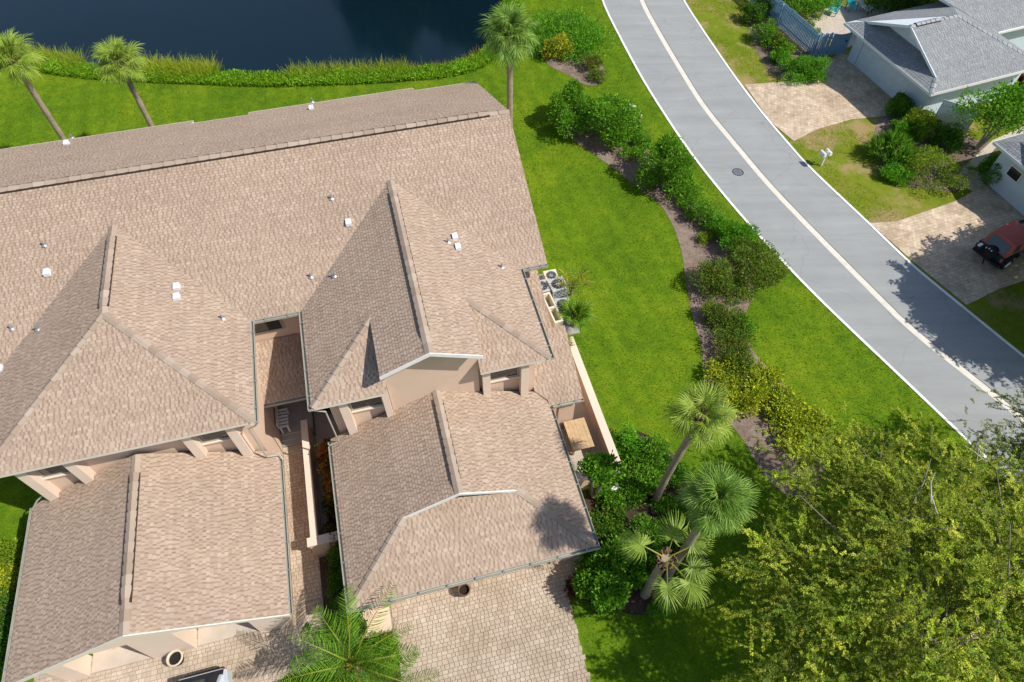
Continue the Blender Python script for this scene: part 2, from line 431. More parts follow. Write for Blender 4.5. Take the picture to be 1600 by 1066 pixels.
def bed(name, px, mat, z, k=2):
    poly = smooth_poly([P(*q) for q in px], k); sheet(name, poly, z, mat); return poly
bed1 = bed('mulch_bed', [(850, 95), (880, 88), (915, 82), (940, 95), (947, 118), (935, 135), (912, 133), (890, 118), (860, 105)], 'mulch', .012)
bed2 = bed('mulch_bed', [(866, 196), (905, 226), (958, 262), (1000, 298), (1030, 316), (1052, 352), (1066, 395), (1070, 430), (1082, 498), (1098, 545), (1098, 590), (1120, 640), (1165, 690), (1200, 760), (1270, 790), (1300, 700), (1262, 640), (1200, 575), (1172, 545), (1160, 495), (1185, 452), (1150, 400), (1100, 338), (1062, 300), (1010, 235), (985, 195), (930, 170), (880, 165)], 'mulch', .012)
bed3 = bed('mulch_bed', [(968, 672), (990, 668), (1050, 702), (1082, 760), (1112, 835), (1100, 905), (1055, 955), (1000, 965), (935, 945), (885, 930), (878, 912), (930, 870), (905, 770), (960, 725)], 'dark_mulch', .012)
sheet('mulch_bed', smooth_poly([P(*q) for q in [(1180, -20), (1165, 40), (1185, 90), (1215, 128), (1260, 118), (1300, 112), (1290, 70), (1230, 30), (1215, -20)]], 2), .016, 'mulch')
sheet('mulch_bed', smooth_poly([P(*q) for q in [(1368, 188), (1395, 170), (1430, 160), (1475, 190), (1520, 220), (1560, 225), (1555, 250), (1500, 262), (1512, 300), (1470, 300), (1420, 292), (1385, 268), (1365, 240)]], 2), .016, 'mulch')

# distant pavers (too small to tell apart): driveways and terrace across the road
d2 = [P(1163, 133), P(1203, 190), P(1240, 221), P(1275, 203), P(1330, 187), P(1392, 181), P(1425, 160), P(1340, 92), P(1312, 84), P(1285, 100), P(1285, 115), P(1230, 128)]
structure(slab('neighbour_driveway', d2, 0, .03, 'far_pavers'))
d3 = [P(1359, 349), P(1430, 412), P(1510, 477), P(1560, 452), P(1640, 425), P(1700, 330), P(1600, 290), P(1545, 275), P(1505, 262), P(1492, 282), P(1520, 300), P(1492, 315), P(1400, 347)]
structure(slab('second_driveway', d3, 0, .03, 'far_pavers'))
structure(slab('terrace', [P(1250, 40), P(1280, 15), P(1390, 5), P(1400, 40), P(1325, 75), P(1292, 62)], 0, .035, 'concrete'))
structure(slab('garden_path', [P(1505, 262), P(1550, 220), P(1640, 180), P(1640, 215), P(1555, 232), P(1530, 262)], 0, .034, 'concrete'))

# ------------------------------------------------------------------ block pavers near the camera
PAL = [(.445, .372, .30), (.465, .39, .315), (.435, .362, .288), (.485, .415, .34), (.455, .38, .305), (.475, .40, .325), (.42, .35, .282), (.51, .44, .365)]
paver_cache = {}
def paver_mesh(w, d, ci):
    k = (w, d, ci)
    if k not in paver_cache:
        mb = MB(); c = PAL[ci]; h = .008
        w2, d2 = w/2-.006, d/2-.006
        v = [(-w2, -d2, 0), (w2, -d2, 0), (w2, d2, 0), (-w2, d2, 0), (-w2, -d2, .022), (w2, -d2, .022), (w2, d2, .022), (-w2, d2, .022),
             (-w2+h, -d2+h, .03), (w2-h, -d2+h, .03), (w2-h, d2-h, .03), (-w2+h, d2-h, .03)]
        mb.solid(v, [(0,1,5,4),(1,2,6,5),(2,3,7,6),(3,0,4,7),(4,5,9,8),(5,6,10,9),(6,7,11,10),(7,4,8,11),(8,9,10,11)], c)
        me = bpy.data.meshes.new('paver'); me.from_pydata(mb.v, [], mb.f)
        at = me.attributes.new('Col', 'FLOAT_COLOR', 'POINT'); at.data.foreach_set('color', [x for q in mb.c for x in (*q, 1)])
        me.materials.append(M['paver']); me.update(); paver_cache[k] = (me, mb)
    return paver_cache[k]
def pave(name, poly_ab, limit, z=.0, seed=1):
    """slab of joint sand with pavers laid in house axes"""
    r = random.Random(seed)
    base = structure(slab(name, [W(*p) for p in poly_ab], z, z+.028, 'joint'))
    a0, a1 = min(p[0] for p in poly_ab), max(p[0] for p in poly_ab); b0, b1 = min(p[1] for p in poly_ab), max(p[1] for p in poly_ab)
    items = []; b = b0; row = 0
    while b < b1-.05:
        d = r.choice((.14, .14, .18)); a = a0+(row % 2)*-.08
        while a < a1:
            w = r.choice((.14, .18, .18, .22))
            aa, ee = max(a, a0), min(a+w, a1)
            if ee-aa > .07 and b+d < b1+.12:
                w_ = round(ee-aa, 2); items.append(((aa+ee)/2, b+d/2, w_, d, r.randrange(len(PAL))))
            a += w
        b += d; row += 1
    ca = np.array([(i[0], i[1]) for i in items]); ok = inpoly(ca[:, 0], ca[:, 1], poly_ab)
    items = [i for i, k in zip(items, ok) if k]
    def dist(i):
        p = W(i[0], i[1]); u = p.x; q = (p-EYE)
        dep = q.y*math.cos(PITCH)-q.z*math.sin(PITCH); x = FPX*q.x/dep; y = FPX*(q.y*math.sin(PITCH)+q.z*math.cos(PITCH))/dep
        inside = abs(x) < 800 and abs(y) < 533
        return (0 if inside else 1, dep)
    items.sort(key=dist)
    rest = MB()
    for n, (a, b, w, d, ci) in enumerate(items):
        me, mb = paver_mesh(w, d, ci)
        p = W(a, b, z+.02+r.uniform(0, .004))
        if n < limit:
            o = link('paver', me, base, p, TH)
        else:
            i0 = len(rest.v)
            rest.v += [tuple(AX*v[0]+BX*v[1]+p+Vector((0, 0, v[2]))) for v in mb.v]; rest.f += [tuple(i0+k for k in f) for f in mb.f]; rest.c += mb.c
    if rest.v: stuff(rest.build('paver_field', 'paver', base))
    return base
pave('driveway', [(-2.73, 1.5), (3.7, 1.5), (3.95, 7.25), (5.35, 7.3), (5.35, 8.15), (-2.73, 8.15)], 290, seed=2)
pave('left_driveway', [(-15.5, 4.2), (-6.95, 4.2), (-6.95, 6.45), (-5.25, 6.7), (-5.25, 8.9), (-15.5, 8.9)], 150, seed=3)
pave('entry_path', [(-6.31, 8.905), (-5.2, 8.905), (-5.2, 15.75), (-6.31, 15.75)], 220, seed=4)
structure(slab('paving_base', [W(-6.34, 6.35), W(-2.7, 6.35), W(-2.7, 8.1), W(-3.38, 8.1), W(-3.38, 16), W(-6.34, 16)], 0, .022, 'joint'))
slab('walk_pad', [W(-4.25, 7.1), W(-2.79, 7.1), W(-2.79, 8.05), W(-4.25, 8.05)], 0, .06, 'peach_concrete')['kind'] = 'structure'
structure(slab('planter_slab', [W(-4.85, 11.0), W(-3.38, 11.0), W(-3.38, 18.6), W(-4.85, 18.6)], 0, .05, 'concrete'))
structure(slab('planting_bed', [W(-5.2, 6.8), W(-3.5, 8.1), W(-3.45, 10.5), W(-5.2, 10.5)], 0, .03, 'dark_mulch'))
structure(slab('planting_bed', [W(-6.9, 3.0), W(-2.78, 3.0), W(-2.78, 7.05), W(-4.2, 7.05), W(-5.2, 6.6), W(-6.9, 6.4)], 0, .03, 'dark_mulch'))
structure(slab('courtyard_floor', [W(4.65, 10.85), W(7.2, 10.85), W(7.2, 18.4), W(4.65, 18.4)], 0, .05, 'concrete'))
structure(slab('unit_pad', [W(5.95, 18.5), W(8.2, 18.5), W(8.2, 22.6), W(5.95, 22.6)], 0, .06, 'grey_concrete'))

# ------------------------------------------------------------------ the attached villas
HO = W(-5, 18, 0)
villa = thing('attached_villas', 'long pair of attached beige stucco villas with pinkish brown shingle roofs', 'house', HO, TH)
OFF = (-5, 18, 0)          # children are modelled in house axes relative to the villa's origin
def hb(mb, name, mat, parent=None, **k): return mb.build(name, mat, parent or villa, off=OFF, **k)
TAB0 = [(.40, .312, .252), (.425, .335, .272), (.38, .295, .237), (.445, .358, .296), (.41, .322, .26)]
LOW0 = [(.325, .243, .19), (.345, .262, .208), (.305, .225, .174), (.36, .277, .222)]
TAB = [(a*.93, b*.905, c*.865) for a, b, c in TAB0]; LOWC = [(a*.87, b*.845, c*.80) for a, b, c in LOW0]
GTAB = [(.255, .27, .282), (.28, .297, .308), (.235, .25, .262), (.265, .28, .292)]
GLOW = [(.19, .20, .212), (.21, .222, .234), (.17, .18, .192)]
def clip_convex(poly, conv):
    out = poly; n = len(conv)
    for i in range(n):
        ax, ay = conv[i]; bx, by = conv[(i+1) % n]; ex, ey = bx-ax, by-ay
        inp = out; out = []
        if not inp: break
        m = len(inp)
        ds = [ex*(p[1]-ay)-ey*(p[0]-ax) for p in inp]
        for j in range(m):
            p, q = inp[j], inp[(j+1) % m]; dp, dq = ds[j], ds[(j+1) % m]
            if dp >= -1e-9: out.append(p)
            if (dp > 1e-9 and dq < -1e-9) or (dp < -1e-9 and dq > 1e-9):
                t = dp/(dp-dq); out.append((p[0]+(q[0]-p[0])*t, p[1]+(q[1]-p[1])*t))
    return out
def vnoise(x, y):   # smooth patchiness so that bundles differ in tone
    return math.sin(x*1.3+1.7*math.sin(y*.9))*math.sin(y*1.1+1.3*math.sin(x*.7))
def roof_face(poly, parent, off, seed=0, name='roof_slope', tabs=TAB, lows=LOWC, thick=.14, exposure=.118, deckmat='fascia'):
    """deck slab plus overlapping shingle tabs laid in courses over one planar convex face"""
    rd = random.Random(seed*131+5)
    pts = [Vector(p) for p in poly]
    nrm = Vector((0, 0, 0))
    for i in range(1, len(pts)-1): nrm += (pts[i]-pts[0]).cross(pts[i+1]-pts[0])
    if nrm.z < 0: pts = pts[::-1]; nrm = -nrm
    nrm.normalize()
    ev = Vector((0, 0, 1)).cross(nrm).normalized(); uv = nrm.cross(ev)
    if uv.z < 0: ev, uv = -ev, -uv
    o = pts[0]
    c2 = [((p-o).dot(ev), (p-o).dot(uv)) for p in pts]
    ar = sum(c2[i][0]*c2[(i+1) % len(c2)][1]-c2[(i+1) % len(c2)][0]*c2[i][1] for i in range(len(c2)))
    conv = c2 if ar > 0 else c2[::-1]
    deck = MB(); n = len(pts)
    dn = Vector((0, 0, -thick))
    deck.solid([p for p in pts]+[p+dn for p in pts], [tuple(range(n)), tuple(range(2*n-1, n-1, -1))]+[((i+1) % n, i, n+i, n+(i+1) % n) for i in range(n)])
    d = deck.build(name, deckmat, parent, off=off)
    sh = MB(); s0, s1 = min(p[0] for p in c2), max(p[0] for p in c2); t0, t1 = min(p[1] for p in c2), max(p[1] for p in c2)
    t = t0; row = 0
    def lift(s, tt, h): return o+ev*s+uv*tt+nrm*h
    while t < t1:
        s = s0-rd.random()*.6; raised = rd.random() < .5; rowk = rd.uniform(.97, 1.03); strips = [rd.uniform(.965, 1.035) for _ in range(64)]
        while s < s1:
            w = rd.uniform(.06, .17) if raised else rd.uniform(.04, .085)
            q = [(s, t), (s+w, t), (s+w, t+exposure), (s, t+exposure)]
            cl = clip_convex(q, conv)
            if len(cl) >= 3:
                v = vnoise(o.x+s*.35+t*.1, o.y+t*.5+seed)
                c = rd.choice(tabs) if raised else rd.choice(lows)
                k = (1+.025*v)*rd.uniform(.96, 1.04)*rowk*strips[int((s-s0+1)/.95) % 64]; c = (c[0]*k, c[1]*k, c[2]*k)
                hh = .013 if raised else .009
                sh.face([lift(p[0], p[1], .004+hh*(1-(p[1]-t)/exposure*.85)) for p in cl], c)
                lo = sorted([p for p in cl if p[1] < t+1e-6])
                if len(lo) >= 2:
                    a, b = lo[0], lo[-1]
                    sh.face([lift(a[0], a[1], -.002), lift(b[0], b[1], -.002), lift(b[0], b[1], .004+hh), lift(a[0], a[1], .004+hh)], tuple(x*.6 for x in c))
            s += w; raised = not raised
        t += exposure; row += 1
    stuff(sh.build('shingles', 'shingle', d, off=off))
    return d
def caps(p, q, n1, n2, parent, off, mat='cap', w=.175, step=.36, h=.035, vent=None):
    """row of folded cap shingles from p to q; n1, n2 are the normals of the two faces"""
    p, q = Vector(p), Vector(q); d = (q-p); L = d.length; d.normalize()
    k = max(1, int(round(L/step))); st = L/k
    N1, N2 = Vector(n1).normalized(), Vector(n2).normalized()      # face normals either side
    n1, n2 = N1.cross(d).normalized(), N2.cross(d).normalized()
    if n1.dot(N2) > 0: n1 = -n1
    if n2.dot(N1) > 0: n2 = -n2
    up = Vector((0, 0, 1)); ln = st*1.08
    def xs(x, hh):
        return [d*x+n1*w+up*hh, d*x+up*(hh+.012), d*x+n2*w+up*hh]
    A, B = xs(0, h*1.25), xs(ln, h*.3); t = up*-.03
    v = A+B+[a+t for a in A]+[b+t for b in B]
    f = [(0,1,4,3),(1,2,5,4),(3,4,10,9),(4,5,11,10),(0,3,9,6),(2,8,11,5),(1,0,6,7),(2,1,7,8)]
    me = bpy.data.meshes.new('cap_shingle'); me.from_pydata([tuple(x) for x in v], [], f); me.materials.append(M[mat]); me.update()
    for i in range(k):
        pos = p+d*(st*i)
        zz = 0
        if vent and vent[0] <= (i+.5)/k <= vent[1]: zz = .055
        link('cap_shingle', me, parent, (pos.x-off[0], pos.y-off[1], pos.z-off[2]+zz))
    if vent:
        a = p+d*(L*vent[0]); b = p+d*(L*vent[1])
        for nn in (n1, n2):
            MB().bar(a+nn*(w-.01)+up*.045, b+nn*(w-.01)+up*.045, .05, .07).build('ridge_vent', 'vent_dark', parent, off=off)
def gutter(p, q, out, parent=None, off=OFF, mat='gutter', hangers=True, straps=.95):
    """open box gutter along p-q, out = horizontal outward direction"""
    p, q = Vector(p), Vector(q); out = Vector(out).normalized(); up = Vector((0, 0, 1)); w, h, t = .13, .11, .014
    mb = MB()
    for c, ax, az in ((out*.012+up*-h/2, .008, h/2), (out*(w-.006)+up*(-h/2+.012), .010, h/2), (out*w/2+up*(-h+.006), w/2, .008)):
        mb.obox((p+q)/2+c, (q-p)/2, out*ax, up*az)
    for e in (p, q): mb.obox(e+out*w/2+up*-h/2, (q-p).normalized()*.008, out*w/2, up*h/2)
    g = mb.build('gutter', mat, parent or villa, off=off)
    if hangers:
        L = (q-p).length; k = max(2, int(L/straps))
        me = None
        for i in range(k):
            c = p+(q-p)*((i+.5)/k)
            if me is None:
                m2 = MB(); m2.obox(out*(w/2), (q-p).normalized()*.022, out*(w/2+.01), up*.006)
                m2.obox(out*(w+.006)+up*-.03, (q-p).normalized()*.026, out*.008, up*.04)
                o = m2.build('gutter_hanger', 'metal', g); me = o.data
            else: o = link('gutter_hanger', me, g)
            o.location = (c.x-off[0], c.y-off[1], c.z-off[2]+.006)
    return g

S = .444
ZE, ZR, ZM = 5.85, 7.85, 8.745
LW0, LW1, LWM = -14.9, -5.87, -10.385
RW0, RW1, RWM = -3.87, 5.03, .58
FB, NB, MBB = 13.65, 18.28, 24.8          # front eave, notch eave, main ridge
RKE = 6.2
def zw(a, m, half, ze=ZE): return ze+S*(half-abs(a-m))
def zmain(b): return ZE+S*(b-NB)
# main roof
front = roof_face([(-21, NB, ZE), (RKE, NB, ZE), (RKE, MBB, ZM), (-21, MBB, ZM)], villa, OFF, 1, 'main_front_slope')
zb = lambda b: ZM-S*(b-MBB)
backs = []
for k, (x0, x1, bb) in enumerate([(-21, -8.45, 32.75), (-8.45, -5.68, 32.1), (-5.68, 2.93, 32.7), (2.93, RKE, 31.95)]):
    backs.append(roof_face([(x0, MBB, ZM), (x1, MBB, ZM), (x1, bb, zb(bb)), (x0, bb, zb(bb))], villa, OFF, 20+k, 'back_slope'))
    MB().box(x0, x1, bb+.005, bb+.03, zb(bb)-.2, zb(bb)+.01).build('fascia', 'fascia', villa, off=OFF)
caps((-18.5, MBB, ZM+.01), (RKE, MBB, ZM+.01), (0, -S, 1), (0, S, 1), front, OFF, step=.45, vent=(.02, .965))
# left wing, full hip
hl = (LW1-LW0)/2
lws = roof_face([(LW1, FB, ZE), (LW1, NB, ZE), (LWM, NB+hl, ZE+S*hl), (LWM, FB+hl, ZE+S*hl)], villa, OFF, 2, 'wing_slope')
roof_face([(LW0, FB, ZE), (LW0, NB, ZE), (LWM, NB+hl, ZE+S*hl), (LWM, FB+hl, ZE+S*hl)], villa, OFF, 3, 'wing_slope')
roof_face([(LW0, FB, ZE), (LW1, FB, ZE), (LWM, FB+hl, ZE+S*hl)], villa, OFF, 4, 'hip_slope')
ap = (LWM, FB+hl, ZE+S*hl+.012)
caps((LWM, NB+hl-.1, ap[2]), ap, (S, 0, 1), (-S, 0, 1), lws, OFF, vent=(.14, .93))
caps((LW1-.02, FB+.02, ZE+.02), ap, (S, 0, 1), (0, -S, 1), lws, OFF, w=.135)
caps((LW0+.02, FB+.02, ZE+.02), ap, (-S, 0, 1), (0, -S, 1), lws, OFF, w=.135)
# right wing with a dutch gable
hr = (RW1-RW0)/2; zr = ZE+S*hr
GL, GR = -1.25, 2.41
hipL = GL-RW0
ws = roof_face([(RW0, FB, ZE), (GL, FB+hipL, ZE+S*hipL), (GL, NB+hipL, ZE+S*hipL), (RW0, NB, ZE)], villa, OFF, 5, 'wing_slope')
roof_face([(GL, 13.62, ZE+S*hipL), (RWM, 13.62, zr), (RWM, NB+hr, zr), (GL, NB+hipL, ZE+S*hipL)], villa, OFF, 5, 'wing_slope')
hipR = RW1-GR
roof_face([(RW1, FB, ZE), (GR, FB+hipR, ZE+S*hipR), (GR, NB+hipR, ZE+S*hipR), (RW1, NB, ZE)], villa, OFF, 6, 'wing_slope')
roof_face([(GR, 13.62, ZE+S*hipR), (RWM, 13.62, zr), (RWM, NB+hr, zr), (GR, NB+hipR, ZE+S*hipR)], villa, OFF, 6, 'wing_slope')
roof_face([(RW0, FB, ZE), (GL+.1, FB, ZE), (GL+.1, FB+hipL-.01, ZE+S*(hipL-.01)), (GL, FB+hipL-.01, ZE+S*(hipL-.01))], villa, OFF, 7, 'hip_slope')
roof_face([(RW1, FB, ZE), (GR-.1, FB, ZE), (GR-.1, FB+hipR-.01, ZE+S*(hipR-.01)), (GR, FB+hipR-.01, ZE+S*(hipR-.01))], villa, OFF, 8, 'hip_slope')
caps((RWM, NB+hr-.1, zr+.012), (RWM, 13.66, zr+.012), (S, 0, 1), (-S, 0, 1), ws, OFF, vent=(.1, .9))
caps((RW0+.02, FB+.02, ZE+.02), (GL, FB+hipL, ZE+S*hipL+.012), (-S, 0, 1), (0, -S, 1), ws, OFF, w=.135)
caps((RW1-.02, FB+.02, ZE+.02), (GR, FB+hipR, ZE+S*hipR+.012), (S, 0, 1), (0, -S, 1), ws, OFF, w=.135)
def rake(a0, z0, a1, z1, b, parent=None, mat='white', h=.17):
    mb = MB(); mb.solid([(a0, b, z0+.012), (a1, b, z1+.012), (a1, b, z1-h), (a0, b, z0-h), (a0, b+.035, z0+.012), (a1, b+.035, z1+.012), (a1, b+.035, z1-h), (a0, b+.035, z0-h)],
        [(0,1,2,3),(7,6,5,4),(0,4,5,1),(3,2,6,7),(0,3,7,4),(1,5,6,2)])
    return hb(mb, 'rake_board', mat, parent)
rake(GL-.02, ZE+S*hipL-.01, RWM, zr, 13.58); rake(RWM, zr, GR+.02, ZE+S*hipR-.01, 13.58)
# right garage with a small dutch gable
G0, G1, GM, GZ = -3.83, 5.05, .61, 2.6
hg = (G1-G0)/2; SG = .44; gz = GZ+SG*hg; GF = 7.45; RKB = 9.8; BK = 14.16
hh = RKB-GF
gs = roof_face([(G0, GF, GZ), (G0+hh, RKB, GZ+SG*hh), (G0+hh, BK, GZ+SG*hh), (G0, BK, GZ)], villa, OFF, 9, 'garage_slope')
roof_face([(G0+hh, RKB, GZ+SG*hh), (GM, RKB, gz), (GM, BK, gz), (G0+hh, BK, GZ+SG*hh)], villa, OFF, 9, 'garage_slope')
roof_face([(G1, GF, GZ), (G1-hh, RKB, GZ+SG*hh), (G1-hh, BK, GZ+SG*hh), (G1, BK, GZ)], villa, OFF, 10, 'garage_slope')
roof_face([(G1-hh, RKB, GZ+SG*hh), (GM, RKB, gz), (GM, BK, gz), (G1-hh, BK, GZ+SG*hh)], villa, OFF, 10, 'garage_slope')
hx = hh+.5
roof_face([(G0, GF, GZ), (G1, GF, GZ), (G1-hx, GF+hx, GZ+SG*hx), (G0+hx, GF+hx, GZ+SG*hx)], villa, OFF, 11, 'garage_hip_slope')
hb(MB().solid([(GM-1.55, RKB+.42, GZ+SG*(hh+.3)), (GM+1.55, RKB+.42, GZ+SG*(hh+.3)), (GM, RKB+.42, gz-.12)], [(0, 1, 2)]), 'gable_recess', 'vent_dark')  # recessed gable wall, shade under the overhang put in as dark colour
rake(G0+hh-.02, GZ+SG*hh-.01, GM, gz, RKB-.04, h=.13); rake(GM, gz, G1-hh+.02, GZ+SG*hh-.01, RKB-.04, h=.13)
caps((GM, BK-.05, gz+.012), (GM, RKB+.02, gz+.012), (SG, 0, 1), (-SG, 0, 1), gs, OFF, vent=(.1, .88))
caps((G0+.02, GF+.02, GZ+.02), (G0+hh, RKB, GZ+SG*hh+.012), (-SG, 0, 1), (0, -SG, 1), gs, OFF, w=.135)
caps((G1-.02, GF+.02, GZ+.02), (G1-hh, RKB, GZ+SG*hh+.012), (SG, 0, 1), (0, -SG, 1), gs, OFF, w=.135)
# left garage, plain front gable
K0, K1 = -14.9, -5.88; KM = (K0+K1)/2; hk = (K1-K0)/2; kz = GZ+SG*hk; KF = 7.8
ks = roof_face([(K0, KF, GZ), (KM, KF, kz), (KM, BK, kz), (K0, BK, GZ)], villa, OFF, 12, 'garage_slope')
roof_face([(K1, KF, GZ), (KM, KF, kz), (KM, BK, kz), (K1, BK, GZ)], villa, OFF, 13, 'garage_slope')
rake(K0-.02, GZ-.01, KM, kz, KF-.045, mat='fascia'); rake(KM, kz, K1+.02, GZ-.01, KF-.045, mat='fascia')
caps((KM, BK-.05, kz+.012), (KM, KF+.03, kz+.012), (SG, 0, 1), (-SG, 0, 1), ks, OFF, vent=(.12, .85))
# low roofs: entry canopy in the notch, strip beside the right wing
def zlow(b, b0, ze): return ze+SG*(b-b0)
ent = roof_face([(-6.35, 16.35, 2.8), (-4.5, 16.35, 2.8), (-4.5, 18.75, zlow(18.75, 16.35, 2.8)), (-6.35, 18.75, zlow(18.75, 16.35, 2.8))], villa, OFF, 14, 'entry_roof')
roof_face([(5.05, 13.5, 2.6), (6.52, 13.5, 2.6), (6.52, 16.4, zlow(16.4, 13.5, 2.6)), (5.05, 16.4, zlow(16.4, 13.5, 2.6))], villa, OFF, 15, 'side_roof')
roof_face([(4.6, 16.4, zlow(16.4, 13.5, 2.6)), (5.95, 16.4, zlow(16.4, 13.5, 2.6)), (5.95, 19.2, zlow(19.2, 13.5, 2.6)), (4.6, 19.2, zlow(19.2, 13.5, 2.6))], villa, OFF, 15, 'side_roof')
roof_face([(4.6, 14.15, zlow(14.15, 13.5, 2.6)), (5.05, 13.7, zlow(13.7, 13.5, 2.6)), (5.05, 16.4, zlow(16.4, 13.5, 2.6)), (4.6, 16.4, zlow(16.4, 13.5, 2.6))], villa, OFF, 15, 'side_roof')
# gutters
dz = -.02
gutter((LW1, FB, ZE+dz), (LW1, NB-.02, ZE+dz), (1, 0, 0)); gutter((LW1+.13, NB, ZE+dz), (RW0-.13, NB, ZE+dz), (0, -1, 0)); gutter((RW0, FB, ZE+dz), (RW0, NB-.02, ZE+dz), (-1, 0, 0))
gutter((RW1, FB, ZE+dz), (RW1, NB-.02, ZE+dz), (1, 0, 0)); gutter((RW1+.14, NB, ZE+dz), (RKE, NB, ZE+dz), (0, -1, 0))
gutter((G0, GF, GZ+dz), (G0, BK-.1, GZ+dz), (-1, 0, 0)); gutter((G1, GF, GZ+dz), (G1, 13.3, GZ+dz), (1, 0, 0)); gutter((G0-.13, GF, GZ+dz), (G1+.13, GF, GZ+dz), (0, -1, 0))
gutter((K0, KF, GZ+dz), (K0, BK-.1, GZ+dz), (-1, 0, 0)); gutter((K1, KF, GZ+dz), (K1, BK-.2, GZ+dz), (1, 0, 0))
gutter((-6.35, 16.35, 2.78), (-4.5, 16.35, 2.78), (0, -1, 0)); gutter((5.2, 13.5, 2.58), (6.52, 13.5, 2.58), (0, -1, 0))
# walls
def wall(*b, name='wall', mat='stucco'): return hb(MB().box(*b), name, mat)
def gable_wall(a0, a1, b0, b1, z0, zs, m, zt, name='gable_wall', mat='stucco'):
    mb = MB(); poly = [(a0, z0), (a1, z0), (a1, zs(a1)), (m, zt), (a0, zs(a0))]
    v = [(a, b0, z) for a, z in poly]+[(a, b1, z) for a, z in poly]
    mb.solid(v, [(0,1,2,3,4), (9,8,7,6,5)]+[(i, 5+i, 5+(i+1) % 5, (i+1) % 5) for i in range(5)])
    return hb(mb, name, mat)
gable_wall(-1.15, 2.3, 14.12, 16.1, 2.55, lambda a: zw(a, RWM, hr)-.15, RWM, zr-.15, name='gable_wall')
wall(-3.42, -1.152, 14.3, 18.8, 2.3, 5.70, name='wing_wall'); wall(2.302, 4.6, 14.3, 18.8, 0, 5.70, name='wing_wall')
wall(-3.42, -3.2, 13.9, 18.8, 0, 2.298, name='wing_wall')
wall(-14.45, -6.32, 14.3, 18.8, 0, 5.70, name='wing_wall')
wall(-20.5, 5.75, 18.82, 31.4, 0, 5.62, name='main_wall')
mbw = MB(); poly = [(18.82, 5.625), (31.4, 5.625), (MBB, ZM-.16)]
mbw.solid([(x, b, z) for x in (5.55, 5.75) for b, z in poly], [(0,2,1), (3,4,5), (0,1,4,3), (1,2,5,4), (2,0,3,5)]); hb(mbw, 'end_gable_wall', 'stucco')
# bays: projecting piers with windows between them, standing on the garage roofs
def bay(p0, p1, q0, q1, zs):
    for k, (x0, x1) in enumerate(((p0, p1), (q0, q1))):
        zz = zs(x0 if zs(x0) < zs(x1) else x1)-.12
        hb(MB().box(x0, x1, 13.93, 14.298, zz, 5.69), 'pier', 'stucco_light')
    x0, x1 = p1+.02, q0-.02; zt = 5.62; zbm = 4.2
    fr = hb(MB().box(x0, x1, 14.24, 14.296, zbm, zbm+.06).box(x0, x1, 14.24, 14.296, zt-.06, zt).box(x0, x0+.06, 14.24, 14.296, zbm+.061, zt-.061).box(x1-.06, x1, 14.24, 14.296, zbm+.061, zt-.061), 'window', 'gutter')
    hb(MB().box(x0+.061, x1-.061, 14.262, 14.296, zbm+.061, zt-.061), 'pane', 'glass', fr)
    hb(MB().box(x0-.01, x1+.01, 14.18, 14.294, zbm-.07, zbm-.005), 'sill', 'stucco_light', fr)
zk = lambda a: GZ+SG*(hk-abs(a-KM)); zg = lambda a: GZ+SG*(hg-abs(a-GM))
bay(-14.1, -13.75, -12.55, -12.2, zk); bay(-8.58, -8.25, -7.06, -6.72, zk)
bay(-3.02, -2.7, -1.42, -1.17, zg); bay(2.42, 2.72, 3.95, 4.26, zg)
# notch: wall and window over the entry canopy
fr = hb(MB().box(-6.1, -4.9, 18.76, 18.818, 4.35, 4.43).box(-6.1, -4.9, 18.76, 18.818, 5.3, 5.38).box(-6.1, -6.03, 18.76, 18.818, 4.431, 5.299).box(-4.97, -4.9, 18.76, 18.818, 4.431, 5.299), 'window', 'gutter')
hb(MB().box(-6.029, -4.971, 18.78, 18.818, 4.431, 5.299), 'pane', 'glass', fr)
# garage walls
wall(-3.4, -3.2, 7.95, 13.88, 0, 2.5, name='garage_wall'); wall(4.42, 4.62, 7.95, 14.25, 0, 2.5, name='garage_wall')
wall(-3.198, -2.1, 7.95, 8.15, 0, 2.5, name='garage_wall'); wall(3.6, 4.418, 7.95, 8.15, 0, 2.5, name='garage_wall'); wall(-2.098, 3.598, 7.95, 8.15, 2.2, 2.5, name='garage_lintel')
def garage_door(a0, a1, b, h):
    d = hb(MB().box(a0, a1, b+.03, b+.08, .03, h), 'garage_door', 'stucco_light')
    n = 4; m = max(3, int((a1-a0)/.6))
    for r in range(n):
        z0 = .03+r*(h-.03)/n
        for c in range(m):
            x0 = a0+(a1-a0)*c/m
            hb(MB().box(x0+.04, x0+(a1-a0)/m-.04, b+.012, b+.032, z0+.04, z0+(h-.03)/n-.04), 'door_panel', 'stucco_light', d)
    return d
garage_door(-2.09, 3.59, 8.05, 2.19)
wall(-14.45, -14.25, 8.25, 14.25, 0, 2.5, name='garage_wall'); wall(-6.52, -6.32, 8.25, 14.25, 0, 2.5, name='garage_wall')
DB = 8.95
for (x0, x1) in ((-14.248, -13.55), (-11.3, -9.85), (-7.55, -6.522)):
    wall(x0, x1, 8.22, 8.9, 0, 2.45, name='garage_pier', mat='stucco_light')
gable_wall(-14.3, -6.47, 8.2, 8.42, 2.452, lambda a: zk(a)-.17, KM, kz-.17, name='front_gable', mat='stucco_light')
wall(-14.24, -6.53, 9.06, 9.16, 0, 2.44, name='garage_back')
garage_door(-13.54, -11.31, DB, 2.3); garage_door(-9.84, -7.56, DB, 2.3)
structure(slab('door_apron', [W(-13.5, 8.3), W(-11.35, 8.3), W(-11.35, 8.97), W(-13.5, 8.97)], .052, .07, 'concrete')); structure(slab('door_apron', [W(-9.8, 8.3), W(-7.6, 8.3), W(-7.6, 8.97), W(-9.8, 8.97)], .052, .07, 'concrete'))
